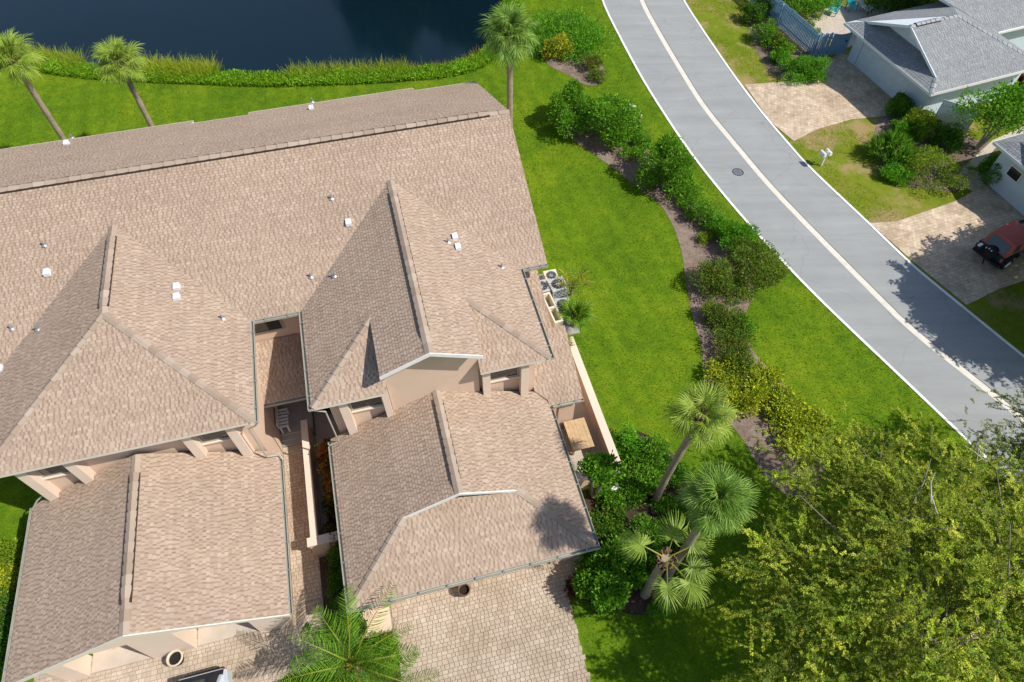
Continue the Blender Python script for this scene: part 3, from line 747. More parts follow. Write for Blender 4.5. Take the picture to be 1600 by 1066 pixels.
# low side wing under the strip roof, and its buttress
wall(4.622, 6.2, 14.3, 16.3, 0, 2.75, name='side_wall'); wall(4.602, 5.7, 16.302, 18.8, 0, 3.7, name='side_wall')
hb(MB().solid([(5.55, 13.62, 0), (6.25, 13.62, 0), (6.25, 13.62, 1.9), (5.95, 13.62, 2.42), (5.55, 13.62, 2.42), (5.55, 13.9, 0), (6.25, 13.9, 0), (6.25, 13.9, 1.9), (5.95, 13.9, 2.42), (5.55, 13.9, 2.42)],
   [(0,1,2,3,4), (9,8,7,6,5), (0,5,6,1), (1,6,7,2), (2,7,8,3), (3,8,9,4), (4,9,5,0)]), 'buttress_wall', 'stucco')
# downspouts
def spout(path, r=.034): hb(MB().tube(path, r, 6), 'downspout', 'gutter')
spout([(-5.75, 13.72, 5.72), (-5.95, 13.75, 5.4), (-6.24, 13.8, 5.2), (-6.24, 13.8, 3.0), (-6.1, 13.85, 2.86), (-5.8, 13.86, 2.8), (-5.72, 13.7, 2.66)])
spout([(-3.98, 13.72, 5.72), (-3.7, 13.8, 5.4), (-3.5, 13.84, 5.2), (-3.5, 13.84, 2.86), (-3.9, 13.84, 2.7)])
spout([(-14.98, 13.95, 2.55), (-14.6, 14.1, 2.95), (-14.25, 14.15, 3.2), (-14.3, 14.2, 5.5)])
spout([(5.13, 7.4, 2.5), (4.75, 7.85, 2.2), (4.7, 7.87, .1)])
# plumbing pipes and white hooded vents on the slopes
def roofz(a, b): 
    c = [zmain(b) if b < MBB else zb(b)]
    if LW0 < a < LW1 and b < NB+hl: c.append(min(zw(a, LWM, hl), ZE+S*(b-FB)) )
    if RW0 < a < RW1 and b < NB+hr: c.append(zw(a, RWM, hr))
    return max(c)
def find(u, v):
    d = P(u, v, 0)-EYE
    for i in range(4000):
        t = .5+.5*i/4000; p = EYE+d*t; a, b = p.dot(AX), p.dot(BX)
        if p.z < 9 and b > 13 and p.z <= roofz(a, b): return a, b, p.z
    return None
for (u, v) in [(545, 350), (711, 372), (716, 388), (277, 450), (277, 466), (75, 428), (487, 171), (105, 226), (1, 578)]:
    q = find(u, v)
    if not q: continue
    a, b, z = q
    o = MB(); wv, lv, hv = .115, .14, .13
    o.solid([(-wv, -lv, -.06), (wv, -lv, -.06), (wv, lv, -.06), (-wv, lv, -.06), (-wv, -lv, hv*.75), (wv, -lv, hv*.75), (wv*.9, lv*.9, hv), (-wv*.9, lv*.9, hv)], [(0,1,5,4), (1,2,6,5), (2,3,7,6), (3,0,4,7), (4,5,6,7)])
    o.build('roof_vent', 'galv', villa, (a+5, b-18, z+.05))
for (u, v) in [(518, 311), (486, 433), (523, 432), (784, 418), (348, 498), (70, 384), (19, 514), (60, 515), (700, 379), (488, 160), (113, 216)]:
    q = find(u, v)
    if not q: continue
    a, b, z = q
    MB().tube([(0, 0, -.1), (0, 0, .22)], .04, 8).lathe([(.12, .0), (.05, .05)], 10).build('vent_pipe', 'metal', villa, (a+5, b-18, z+.02))

# ------------------------------------------------------------------ garden walls, entry, fittings round the villas
gw = thing('garden_wall', 'low beige stucco wall with pale cap dividing the entry path from the red flowering planter', 'wall', W(-5.05, 13.8), TH)
def gb(mb, name, mat, parent, a, b): return mb.build(name, mat, parent, off=(a, b, 0))
gb(MB().box(-5.2, -4.99, 10.95, 16.2, 0, 1.14), 'wall_body', 'stucco', gw, -5.05, 13.8)
gb(MB().box(-5.235, -4.955, 10.91, 16.2, 1.141, 1.2), 'cap', 'stucco_light', gw, -5.05, 13.8)
gb(MB().box(-5.32, -4.0, 10.6, 10.9, 0, 1.14), 'end_wall', 'stucco', gw, -5.05, 13.8)
gb(MB().box(-5.37, -3.95, 10.55, 10.905, 1.141, 1.21), 'cap', 'stucco_light', gw, -5.05, 13.8)
cw = thing('courtyard_wall', 'beige stucco courtyard wall with peach cap wrapping the wooden table', 'wall', W(7.15, 13.5), TH)
gb(MB().box(7.18, 7.42, 10.62, 17.6, 0, 1.1), 'wall_body', 'stucco', cw, 7.15, 13.5)
gb(MB().box(7.13, 7.47, 10.9, 17.6, 1.101, 1.17), 'cap', 'stucco_light', cw, 7.15, 13.5)
gb(MB().box(4.63, 7.178, 10.62, 10.86, 0, 1.1), 'wall_body', 'stucco', cw, 7.15, 13.5)
gb(MB().box(4.63, 7.47, 10.57, 10.897, 1.101, 1.17), 'cap', 'stucco_light', cw, 7.15, 13.5)
st = thing('entry_porch', 'grey shaded entry porch with wide steps at the end of the paver path', 'porch', W(-5.75, 17), TH)
gb(MB().box(-6.3, -4.88, 16.2, 18.75, 0, .36), 'landing', 'grey_concrete', st, -5.75, 17)
gb(MB().box(-6.3, -5.25, 15.97, 16.195, 0, .24), 'step', 'grey_concrete', st, -5.75, 17)
gb(MB().box(-6.3, -5.25, 15.76, 15.965, 0, .12), 'step', 'grey_concrete', st, -5.75, 17)
bn = thing('porch_bench', 'white slatted bench tucked in the shaded entry porch', 'bench', W(-6.1, 16.7, .36), TH+R(-90))
bn.location = W(-6.02, 16.75, .36)
for k in range(6): MB().box(-.5+k*.17, -.40+k*.17, -.2, .2, .42, .45).build('slat', 'white', bn)
for sx in (-.5, .42):
    for sy in (-.18, .12): MB().box(sx, sx+.06, sy, sy+.06, 0, .419).build('leg', 'white', bn)
MB().box(-.5, .5, -.23, -.202, .45, .85).build('backrest', 'white', bn)

tb = thing('wooden_table', 'weathered plank table standing in the walled courtyard', 'table', W(6.27, 12.85, .05), TH)
for k in range(6):
    MB().box(-.475+k*.159, -.475+k*.159+.153, -.74, .70, .67+random.uniform(0, .006), .71).build('plank', 'wood', tb)
for sx in (-.42, .34):
    for sy in (-.62, .54): MB().box(sx, sx+.08, sy, sy+.08, 0, .669).build('leg', 'wood', tb)
MB().box(-.44, .44, -.5, -.42, .58, .668).box(-.44, .44, .4, .48, .58, .668).build('crosspiece', 'wood', tb)

def pot(name, label, a, b, r, h, mat, rim, inner='soil'):
    t = thing(name, label, 'pot', W(a, b, .05), TH)
    MB().lathe([(.0, .01), (r*.62, 0), (r*.85, h*.4), (r, h*.85), (r*1.02, h)], 24).build('bowl', mat, t, smooth=True)
    MB().lathe([(r*1.02, h-.04), (r*1.1, h-.02), (r*1.08, h+.02), (r*.86, h+.02), (r*.84, h-.12)], 24).build('rim', rim, t, smooth=True)
    MB().lathe([(0, h-.1), (r*.86, h-.1)], 24).build('soil', inner, t)
pot('plant_pot', 'brown glazed pot on the driveway under the right garage gutter', .1, 7.72, .23, .42, 'terracotta', 'terracotta')
pot('plant_pot', 'black lined pot with cream rim between the left garage doors', -10.45, 7.95, .27, .45, 'dark_plastic', 'cream_pot', 'black')

# air conditioning units
def ac(label, a, b, s, h, mat, rz=0):
    t = thing('air_conditioner', label, 'air conditioner', W(a, b, .06), TH+rz, 'condenser units beside the villa end wall')
    r = s/2; c = .08
    octo = [(-r+c, -r), (r-c, -r), (r, -r+c), (r, r-c), (r-c, r), (-r+c, r), (-r, r-c), (-r, -r+c)]
    MB().prism([(x*.97, y*.97) for x, y in octo], 0, h-.06).build('coil', 'dark_plastic', t)
    mb = MB()
    for sx in (-1, 1):
        for sy in (-1, 1): mb.box(sx*r-(.05 if sx > 0 else -.0), sx*r+(.0 if sx > 0 else .05), sy*r-(.05 if sy > 0 else 0), sy*r+(0 if sy > 0 else .05), 0, h-.06)
    for k in range(7): mb.box(-r-.004, r+.004, -r-.004, r+.004, .08+k*(h-.16)/7, .08+k*(h-.16)/7+.035)
    mb.build('louvre_case', mat, t)
    top = MB()
    ring = [(math.cos(2*math.pi*k/24)*r*.8, math.sin(2*math.pi*k/24)*r*.8) for k in range(24)]
    sq = []
    for k in range(24):
        x, y = ring[k]; m = max(abs(x), abs(y)); sq.append((x/m*r*1.02, y/m*r*1.02))
    for k in range(24):
        j = (k+1) % 24
        top.face([(*ring[k], h), (*sq[k], h-.01), (*sq[j], h-.01), (*ring[j], h)]); top.face([(*sq[k], h-.01), (*sq[k], h-.07), (*sq[j], h-.07), (*sq[j], h-.01)])
        top.face([(*ring[k], h), (*ring[j], h), (*ring[j], h-.12), (*ring[k], h-.12)])
    top.build('top_cover', mat, t)
    g = MB()
    for rr in (.25, .45, .65): g.tube([(math.cos(q)*r*rr, math.sin(q)*r*rr, h-.005) for q in np.linspace(0, 2*math.pi, 17)], .008, 4, cap=False)
    for q in range(8): g.bar((0, 0, h-.005), (math.cos(q*math.pi/4)*r*.8, math.sin(q*math.pi/4)*r*.8, h-.005), .014, .012)
    g.build('fan_guard', 'metal', t)
    MB().lathe([(.0, h-.03), (.09, h-.03), (.1, h-.08)], 14).build('fan_hub', 'galv', t)
    f = MB()
    for q in range(4):
        an = q*math.pi/2; f.obox((math.cos(an)*r*.42, math.sin(an)*r*.42, h-.1), (math.cos(an)*r*.33, math.sin(an)*r*.33, 0), (-math.sin(an)*.09, math.cos(an)*.09, .03), (0, 0, .004))
    f.build('fan_blade', 'dark_plastic', t)
ac('grey condenser unit half hidden under the villa eave', 6.95, 21.15, .78, .85, 'ac_case')
ac('tall grey condenser unit in the middle of the cluster with a dark round fan', 7.75, 21.0, .82, .95, 'ac_case', R(6))
ac('squat pale condenser unit nearest the small green fan palm', 7.72, 20.0, .72, .6, 'ac_case', R(-8))
ac('cream condenser unit behind the tall grey one', 7.70, 21.95, .66, .6, 'ac_cream')
ub = thing('utility_hatch', 'cream frame screen with dark openings beside the side roof edge', 'screen', W(7.05, 19.6, .06), TH+R(4))
fr = MB().box(-.22, .22, -.95, -.85, .0, 1.0).box(-.22, .22, .85, .95, 0, 1.0).box(-.22, -.15, -.849, .849, 0, 1.0).box(.15, .22, -.849, .849, 0, 1.0).box(-.149, .149, -.05, .05, .0, 1.0)
fr.build('frame', 'ac_cream', ub); MB().box(-.148, .148, -.848, -.051, .05, .6).box(-.148, .148, .051, .848, .05, .45).build('box_inside', 'grey_concrete', ub)
wb = thing('utility_box', 'small white box on the mulch at the outside corner of the courtyard wall', 'box', W(7.05, 10.25, .012), TH)
MB().prism([(-.16, -.12), (.16, -.12), (.16, .12), (-.16, .12)], 0, .42).build('case', 'white', wb); MB().box(-.18, .18, -.14, .14, .421, .46).build('lid', 'white', wb)

# road furniture
mh = thing('manhole_cover', 'round iron manhole cover set in the grey road', 'manhole', P(1153, 269, .013))
MB().lathe([(.0, .004), (.27, .004), (.27, 0)], 28).build('cover', 'metal', mh); MB().lathe([(.275, .0), (.275, .007), (.33, .007), (.335, 0)], 28).build('ring', 'dark_plastic', mh)
pk = MB()
for k in range(-3, 4):
    for j in range(-3, 4):
        if k*k+j*j < 11: pk.box(k*.07-.02, k*.07+.02, j*.07-.02, j*.07+.02, .004, .009)
pk.build('tread', 'dark_plastic', mh)
wp = P(998, 196); tp = thing('marker_post', 'short weathered timber post in the grass beside the big green bushes', 'post', wp)
MB().tube([(0, 0, -.1), (0, 0, .72), (.01, 0, .80)], [.115, .11, .10], 12).build('shaft', 'post', tp); MB().lathe([(.0, .83), (.06, .825), (.102, .80)], 12).build('top', 'cream_pot', tp)
rk = thing('utility_cover', 'pale utility cover lying in the grass behind the big green bushes', 'cover', P(985, 168), R(-30))
MB().prism([(-.3, -.2), (.26, -.22), (.32, .16), (-.24, .22)], 0, .12).build('slab', 'rock', rk); MB().prism([(-.2, -.12), (.18, -.13), (.2, .1), (-.16, .13)], .121, .17).build('lid', 'rock', rk)
mbx = thing('mailbox', 'white double mailbox on a white post beside the road', 'mailbox', P(1283, 259), R(20)); mbx.scale = (.82, .82, .95)
MB().box(-.05, .05, -.05, .05, 0, 1.0).build('post', 'white', mbx); MB().box(-.55, .5, -.04, .04, .82, .9).build('arm', 'white', mbx)
for sx in (-.34, .14):
    h = MB(); pr = [(-.11, 0), (.11, 0), (.11, .14), (.08, .22), (0, .25), (-.08, .22), (-.11, .14)]
    h.solid([(sx+x, -.26, 1.0+z-.1+.001) for x, z in pr]+[(sx+x, .26, 1.0+z-.1+.001) for x, z in pr], [tuple(range(6, -1, -1)), tuple(range(7, 14))]+[(i, (i+1) % 7, 7+(i+1) % 7, 7+i) for i in range(7)])
    bo = h.build('box', 'white', mbx); MB().box(sx-.1, sx+.1, -.275, -.262, .905, 1.08).build('door', 'white', bo)
MB().box(-.03, .03, -.03, .03, 1.001, 1.25).build('finial', 'white', mbx)

# ------------------------------------------------------------------ foliage
def lump_leaves(rx, ry, h, n, size, pal, lumps=14, narrow=.5, seed=0, up=.35, jit=.18):
    g = np.random.default_rng(seed+11)
    # sub-clumps spread over the dome, leaves on their surfaces and inside
    d = g.normal(size=(lumps, 3)); d[:, 2] = np.where(g.random(lumps) < .65, np.abs(d[:, 2]), -np.abs(d[:, 2])*.6); d /= np.linalg.norm(d, axis=1, keepdims=True)
    sz = np.array([rx, ry, h*.55]); base = np.array([0, 0, h*.42])
    c = base+d*sz*g.uniform(.42, .88, (lumps, 1)); lr = g.uniform(.24, .5, lumps)
    c = np.vstack([c, base[None]]); lr = np.append(lr, .62)
    tone = g.uniform(.8, 1.2, lumps+1)
    k = g.integers(0, lumps+1, n); dd = g.normal(size=(n, 3)); dd /= np.linalg.norm(dd, axis=1, keepdims=True)
    dd[:, 2] = np.where((dd[:, 2] < 0) & (g.random(n) < .4), -dd[:, 2], dd[:, 2])
    pos = c[k]+dd*lr[k][:, None]*sz*g.uniform(.55, 1.08, (n, 1))
    sht = g.random(n) < .07; pos[sht] += dd[sht]*np.array([rx, ry, h])*g.uniform(.02, .16, (sht.sum(), 1))
    pos[:, 2] = np.maximum(pos[:, 2], .06)
    ax = dd+g.normal(0, .55, (n, 3)); ax[:, 2] += up
    nr = dd*.8+g.normal(0, .5, (n, 3))+np.array([0, 0, .5])
    ln = size*g.uniform(.7, 1.3, n); wd = ln*narrow*g.uniform(.8, 1.2, n)
    pal = np.array(pal); col = pal[g.integers(0, len(pal), n)]*tone[k][:, None]*(1+g.normal(0, jit, (n, 1)))
    return leaf_quads(pos, ax, nr, ln, wd), np.clip(col, .002, .9)
GREEN = [(.045, .115, .009), (.064, .15, .010), (.034, .09, .008), (.09, .18, .012)]
DEEP = [(.024, .062, .008), (.036, .085, .010), (.048, .105, .011)]
BRIGHT = [(.075, .20, .014), (.10, .24, .016), (.055, .16, .012)]
RED = [(.05, .10, .014), (.07, .13, .016), (.06, .12, .014), (.10, .13, .018), (.13, .10, .018), (.045, .09, .013)]
YEL = [(.26, .30, .02), (.34, .36, .02), (.16, .23, .016), (.10, .17, .014), (.36, .34, .03), (.13, .2, .015)]
LIME = [(.16, .24, .015), (.20, .28, .02), (.11, .19, .014)]
FLOWER = [(.42, .035, .02), (.30, .05, .02), (.05, .08, .012), (.03, .06, .012), (.40, .12, .02), (.06, .10, .014)]
PURP = [(.10, .012, .03), (.07, .01, .02), (.14, .02, .04)]
def boost(pal, k): return [tuple(min(.6, x*k) for x in c) for c in pal]
GREEN, DEEP, BRIGHT, RED = boost(GREEN, 2.2), boost(DEEP, 2.0), boost(BRIGHT, 1.7), boost(RED, 1.9)
YEL, LIME, FLOWER = boost(YEL, 1.55), boost(LIME, 1.25), [tuple(min(.65, x*2.4) for x in c) for c in FLOWER]
def shrub(label, u, v, rx, ry, h, pal, n=2200, size=.13, narrow=.5, name='shrub', cat='shrub', seed=None, group=None, lumps=14, up=.35, at=None, rz=0, sc=1.0):
    seed = seed if seed is not None else int(u*7+v*13)
    if not at: rx, ry, h = rx*1.36*sc, ry*1.55*sc, h*1.22*sc
    p = Vector(at) if at else P(u, v, h*.5); p.z = .0 if not at else p.z
    t = thing(name, label, cat, p, rz, group)
    V, C = lump_leaves(rx, ry, h, int(n*2.3), size*.84, pal, lumps, narrow, seed, up)
    me = quads_mesh('foliage', V, C, 'leaf'); link('foliage', me, t)
    g = random.Random(seed); mb = MB()
    for k in range(5):
        an = g.uniform(0, 6.28); q = (math.cos(an)*rx*.5, math.sin(an)*ry*.5, h*.7)
        mb.tube([(q[0]*.1, q[1]*.1, -.05), (q[0]*.5, q[1]*.5, h*.35), q], [.03, .022, .01], 5)
    mb.build('stems', 'bark', t)
    return t
# hedge line along the road bed
shrub('tall rounded dark green bush standing behind its bright partner, west end of the long bed', 897, 168, 1.0, 1.1, 2.2, GREEN, 4200, .17, seed=1)
shrub('broad glossy green bush between the west end bush and the timber post', 948, 190, 1.45, 1.2, 2.1, GREEN, 6000, .17, seed=2)
shrub('large bright green bush overhanging the road edge', 1047, 256, 1.25, 1.25, 2.2, GREEN, 5600, .17, seed=3)
shrub('thin low shrub on the mulch between the two biggest green bushes', 988, 238, .55, .45, .6, GREEN, 600, .13, seed=4)
shrub('small loose green shrub below the road edge bush', 1100, 337, .75, .65, 1.0, GREEN, 1500, .13, seed=5)
shrub('spiky bright green bush touching the white road edge', 1152, 370, 1.0, .75, 1.1, BRIGHT, 3000, .17, narrow=.28, seed=6, up=1.0)
shrub('reddish tipped bush beside the spiky bright green one', 1182, 412, 1.1, .95, 1.3, RED, 3300, .13, seed=7)
shrub('round clipped shrub with bronze tips beside the wide lawn', 1115, 434, .92, .82, 1.1, RED, 2800, .12, seed=8)
shrub('small bronze green shrub below the round clipped one', 1130, 490, .85, .7, .85, RED, 2200, .12, seed=9)
shrub('bronze green shrub next to the yellow groundcover', 1146, 543, .85, .8, .9, RED, 2200, .12, seed=10)
shrub('tiny pale weed clump on the mulch between shrubs', 1102, 372, .35, .3, .4, LIME, 260, .12, seed=12)
yc = [(1135, 585, .8), (1165, 600, .9), (1192, 590, .7), (1160, 630, .7), (1200, 622, .8), (1230, 632, .7), (1228, 655, .8), (1262, 662, .7), (1255, 690, .75), (1290, 690, .7)]
for k, (u, v, r) in enumerate(yc):
    shrub('yellow green croton in the drift at the end of the long bed', u, v, r, r*.85, .6, YEL, 900, .15, .55, 'croton', 'shrub', 100+k, 'yellow crotons in the long bed')
for k, (u, v, r_, h_, pal, lb) in enumerate([(1078, 308, .6, .8, GREEN, 'low green shrub filling between the road edge bush and the loose shrub'), (1158, 448, .6, .75, RED, 'small bronze shrub behind the round clipped one on the road side'), (1158, 512, .55, .7, GREEN, 'small green shrub on the road side of the bronze pair'), (1000, 215, .55, .8, GREEN, 'low green shrub at the foot of the timber post'), (1128, 355, .55, .8, BRIGHT, 'small bright shrub between the loose shrub and the spiky one'), (1150, 572, .55, .6, RED, 'low bronze shrub touching the yellow drift')]):
    shrub(lb, u, v, r_, r_, h_, pal, 1300, .12, seed=400+k)
for k, (u, v, r_, h_, pal, lb) in enumerate([(958, 785, .45, .7, GREEN, 'low green shrub halfway along the garage side bed'), (968, 858, .5, .8, GREEN, 'green shrub between the garage corner and the dense shrub'), (1045, 835, .45, .5, DEEP+GREEN, 'low dark shrub at the middle of the palm bed'), (1062, 900, .45, .5, GREEN, 'low green shrub behind the stubby palm trunk'), (1052, 745, .5, .7, BRIGHT, 'bright shrub beside the leaning palm trunk'), (920, 890, .45, .8, GREEN, 'small green shrub beside the garage downspout')]):
    shrub(lb, u, v, r_, r_, h_, pal, 1200, .12, seed=420+k, sc=.9)
# around the round bed by the road
shrub('sprawling dark green bush on the pond side of the round bed', 888, 50, 2.1, 2.4, .95, GREEN+BRIGHT, 7500, .19, .35, seed=13, lumps=26)
shrub('yellow and orange leaved shrub in front of the sprawling bush', 870, 72, .75, .8, 1.3, YEL+[(.40, .22, .02)], 1500, .15, seed=14)
shrub('orange topped shrub in the round mulch bed', 925, 97, .55, .5, .8, RED+[(.30, .20, .03)], 1200, .12, seed=15)
shrub('low scrappy shrub at the road side rim of the round bed', 934, 119, .45, .4, .5, RED, 600, .12, seed=16)
# bed beside the right garage
shrub('light green rounded shrub outside the courtyard wall', 985, 697, .62, .68, .95, BRIGHT, 2200, .12, seed=17, sc=.88)
shrub('leafy green shrub under the leaning palm trunk', 1022, 715, .85, .8, .9, GREEN, 2400, .13, seed=18, sc=.88)
shrub('wide dark green shrub between courtyard corner and palm trunk', 1000, 752, 1.0, .7, 1.0, GREEN, 2800, .13, seed=19, sc=.88)
shrub('small bright shrub against the front of the courtyard wall', 938, 757, .5, .45, .8, BRIGHT, 1400, .11, seed=20, sc=.88)
shrub('dark olive shrub beside the right garage gutter', 942, 815, .7, .75, .9, DEEP+LIME[:1], 2000, .13, seed=21, sc=.88)
shrub('dense green shrub behind the sparse palm', 1003, 838, .85, .75, 1.1, GREEN, 2600, .13, seed=22, sc=.88)
shrub('tall leafy green shrub at the corner of the driveway', 945, 905, .85, .95, 1.8, GREEN, 3600, .17, seed=23, sc=.85)
shrub('green shrub at the foot of the sparse palm', 990, 890, .65, .7, .8, GREEN, 1700, .13, seed=24, sc=.88)
shrub('low purple leaved plant at the driveway edge', 908, 918, .42, .36, .35, PURP, 500, .14, .3, seed=25)
shrub('low green tuft at the outer end of the dark bed', 1030, 945, .4, .4, .4, BRIGHT, 600, .14, .25, seed=26, sc=.88)
for k, (u, v) in enumerate([(1060, 805), (1040, 790), (1085, 835)]):
    shrub('low leafy groundcover plant on the dark bed between the palms', u, v, .5, .4, .35, DEEP+GREEN, 600, .12, .5, 'groundcover_plant', 'plant', 60+k, 'groundcover between the palms', sc=.8)
# entry garden
for k in range(5):
    shrub('red flowering planter shrub, %s from the wall end' % ['fifth', 'fourth', 'third', 'second', 'first'][k], 0, 0, .5, .66, 1.5 if k < 3 else 1.2, FLOWER if k < 3 else [(.05, .08, .012), (.03, .06, .012), (.38, .14, .03), (.04, .07, .012)], 1300, .11, .45, 'flowering_shrub', 'shrub', 200+k, 'red flowering shrubs in the planter', at=W(-4.3, 14.5-k*.86, .05))
for k in range(4):
    shrub('dark hedge plant beside the paver path, %s from the garden wall end' % ['first', 'second', 'third', 'fourth'][k], 0, 0, .68, .75, 1.2, DEEP, 2000, .10, .5, 'hedge_plant', 'hedge', 220+k, 'dark hedge between path and garage', at=W(-4.35, 9.9-k*.85, .03))
shrub('dense grass like dark plant at the back of the planter', 0, 0, .55, .6, .8, [(.012, .03, .008), (.02, .04, .01)], 1200, .2, .2, seed=230, at=W(-4.2, 17.4, .05))
shrub('square clipped hedge with a bare twiggy patch beside the peach pad', 0, 0, .85, .8, .9, LIME+BRIGHT, 2600, .10, .5, 'clipped_hedge', 'hedge', 231, at=W(-3.45, 6.2, .03))
for k, (a, b) in enumerate([(-6.2, 5.7), (-5.3, 5.6), (-6.2, 4.7), (-5.2, 4.6), (-4.2, 4.9)]):
    shrub('dark green hedge plant under the feather palm', 0, 0, .7, .65, .8, DEEP+GREEN, 2000, .10, .5, 'hedge_plant', 'hedge', 240+k, 'hedge under the feather palm', at=W(a, b, .03))
# far left strip
for k, (u, v, pal, h) in enumerate([(12, 870, LIME, .7), (15, 905, YEL, .6), (25, 950, DEEP, .9), (12, 990, DEEP, .9), (5, 1035, DEEP, .9), (22, 1010, GREEN, .8)]):
    shrub(['lime shrub beside the left garage lawn', 'yellow leaved shrub beside the left garage', 'dark shrub under the left garage gutter beside the yellow one', 'dark hedge plant under the left garage gutter', 'dark hedge plant under the left garage gutter', 'green shrub tucked under the left garage gutter'][k], u, v, .6, .55, h, pal, 1200, .12, seed=260+k, group='hedge under the left garage gutter' if k in (3, 4) else None)
# small ornamental tree over the courtyard
def small_tree(label, p, h, rx, ry, ch, pal, n, size, seed, name='small_tree', fork=.35, trunks=4, bark='bark', narrow=.5):
    t = thing(name, label, 'tree', p)
    V, C = lump_leaves(rx, ry, ch, n, size, pal, 16, narrow, seed)
    V[:, :, 2] += h-ch*.75
    link('crown', quads_mesh('crown', V, C, 'leaf'), t)
    g = random.Random(seed); mb = MB()
    for k in range(trunks):
        an = g.uniform(0, 6.28); q = Vector((math.cos(an)*rx*.7, math.sin(an)*ry*.7, h-ch*.2))
        m = Vector((q.x*.35, q.y*.35, h*.45))
        mb.tube([(q.x*.05, q.y*.05, -.1), m, m*.4+q*.6+Vector((0, 0, .1)), q], [.07, .05, .03, .012], 6)
        for j in range(3):
            e = q+Vector((g.uniform(-.5, .5)*rx, g.uniform(-.5, .5)*ry, g.uniform(-.2, .3)*ch)); s = m.lerp(q, g.uniform(.3, .8))
            mb.tube([s, s.lerp(e, .5)+Vector((0, 0, .1)), e], [.028, .018, .007], 5)
    mb.build('trunk', bark, t)
    return t
small_tree('small glossy green tree leaning over the wooden table', W(6.15, 10.2), 2.9, .85, .75, 1.1, GREEN, 2600, .16, 31)
small_tree('broad garden tree with open branches between the blue grey houses', P(1525, 232), 3.4, 2.3, 1.9, 2.4, BRIGHT+GREEN, 7000, .17, 32, 'garden_tree', trunks=8, bark='pale_bark')

# ------------------------------------------------------------------ palms
def strip_quads(base, dirv, side, ln, wd, droop, segs=3, curl=0):
    pts = []; p = base.copy(); d = dirv.copy()
    for i in range(segs+1):
        pts.append(p.copy()); d = (d+Vector((0, 0, -droop*(i+.3)/segs))).normalized(); p = p+d*ln/segs
    out = []
    prof = [.55, 1, .75, .12] if segs == 3 else [.6, 1, .1]
    for i in range(segs):
        w0, w1 = wd*prof[i]/2, wd*prof[i+1]/2
        out.append([pts[i]-side*w0, pts[i]+side*w0, pts[i+1]+side*w1, pts[i+1]-side*w1])
    return out
def fan_frond(seed, pet=.75, R0=.95, pal=None, segn=46, droop=.75, stalk=(.22, .26, .05)):
    g = random.Random(seed); Q, C = [], []
    pal = pal or [(.145, .27, .035), (.20, .34, .05), (.27, .40, .09), (.11, .21, .03)]
    # petiole, arched
    pts = [Vector((pet*t, 0, .10*math.sin(t*2.2)*pet)) for t in (0, .35, .7, 1)]
    for i in range(3):
        w0 = .026*(1-.15*i); Q.append([pts[i]+Vector((0, -w0, 0)), pts[i]+Vector((0, w0, 0)), pts[i+1]+Vector((0, w0*.85, 0)), pts[i+1]+Vector((0, -w0*.85, 0))]); C.append(stalk)
        Q.append([pts[i]+Vector((0, 0, -.03)), pts[i]+Vector((0, 0, .015)), pts[i+1]+Vector((0, 0, .015)), pts[i+1]+Vector((0, 0, -.03))]); C.append(stalk)
    tip = pts[-1]
    for k in range(segn):
        f = (k+.5)/segn*2-1; an = f*R(140)+g.uniform(-.03, .03)
        L = R0*(1-.28*abs(f)**1.5)*g.uniform(.9, 1.08)
        cost = tip+Vector((.28*(1-abs(f)), 0, -.02))
        d = Vector((math.cos(an), math.sin(an), .28*abs(math.sin(an))+.05)).normalized(); sd = Vector((-math.sin(an), math.cos(an), 0))
        sd = (sd+Vector((0, 0, .5 if k % 2 else -.5))).normalized()
        c = pal[g.randrange(len(pal))]; m = g.uniform(.85, 1.18); c = tuple(x*m for x in c)
        for q in strip_quads(cost, d, sd, L, .042, droop*g.uniform(.8, 2.0)): Q.append(q); C.append(c)
    return quads_mesh('frond', np.array([[tuple(p) for p in q] for q in Q]), np.array(C), 'palm_leaf')
FAN = [fan_frond(1, droop=.85), fan_frond(2, .85, 1.05, droop=1.1), fan_frond(3, .65, .95, droop=.65)]
FANY = [fan_frond(4, .7, .95, [(.24, .34, .04), (.30, .40, .06), (.19, .29, .035), (.35, .42, .09)]), fan_frond(5, .8, .95, [(.24, .34, .04), (.30, .40, .06), (.20, .30, .035)], droop=.8)]
FANS = [fan_frond(6, .85, .95, [(.18, .28, .035), (.24, .35, .05), (.30, .40, .08)], droop=1.0, stalk=(.36, .36, .06))]
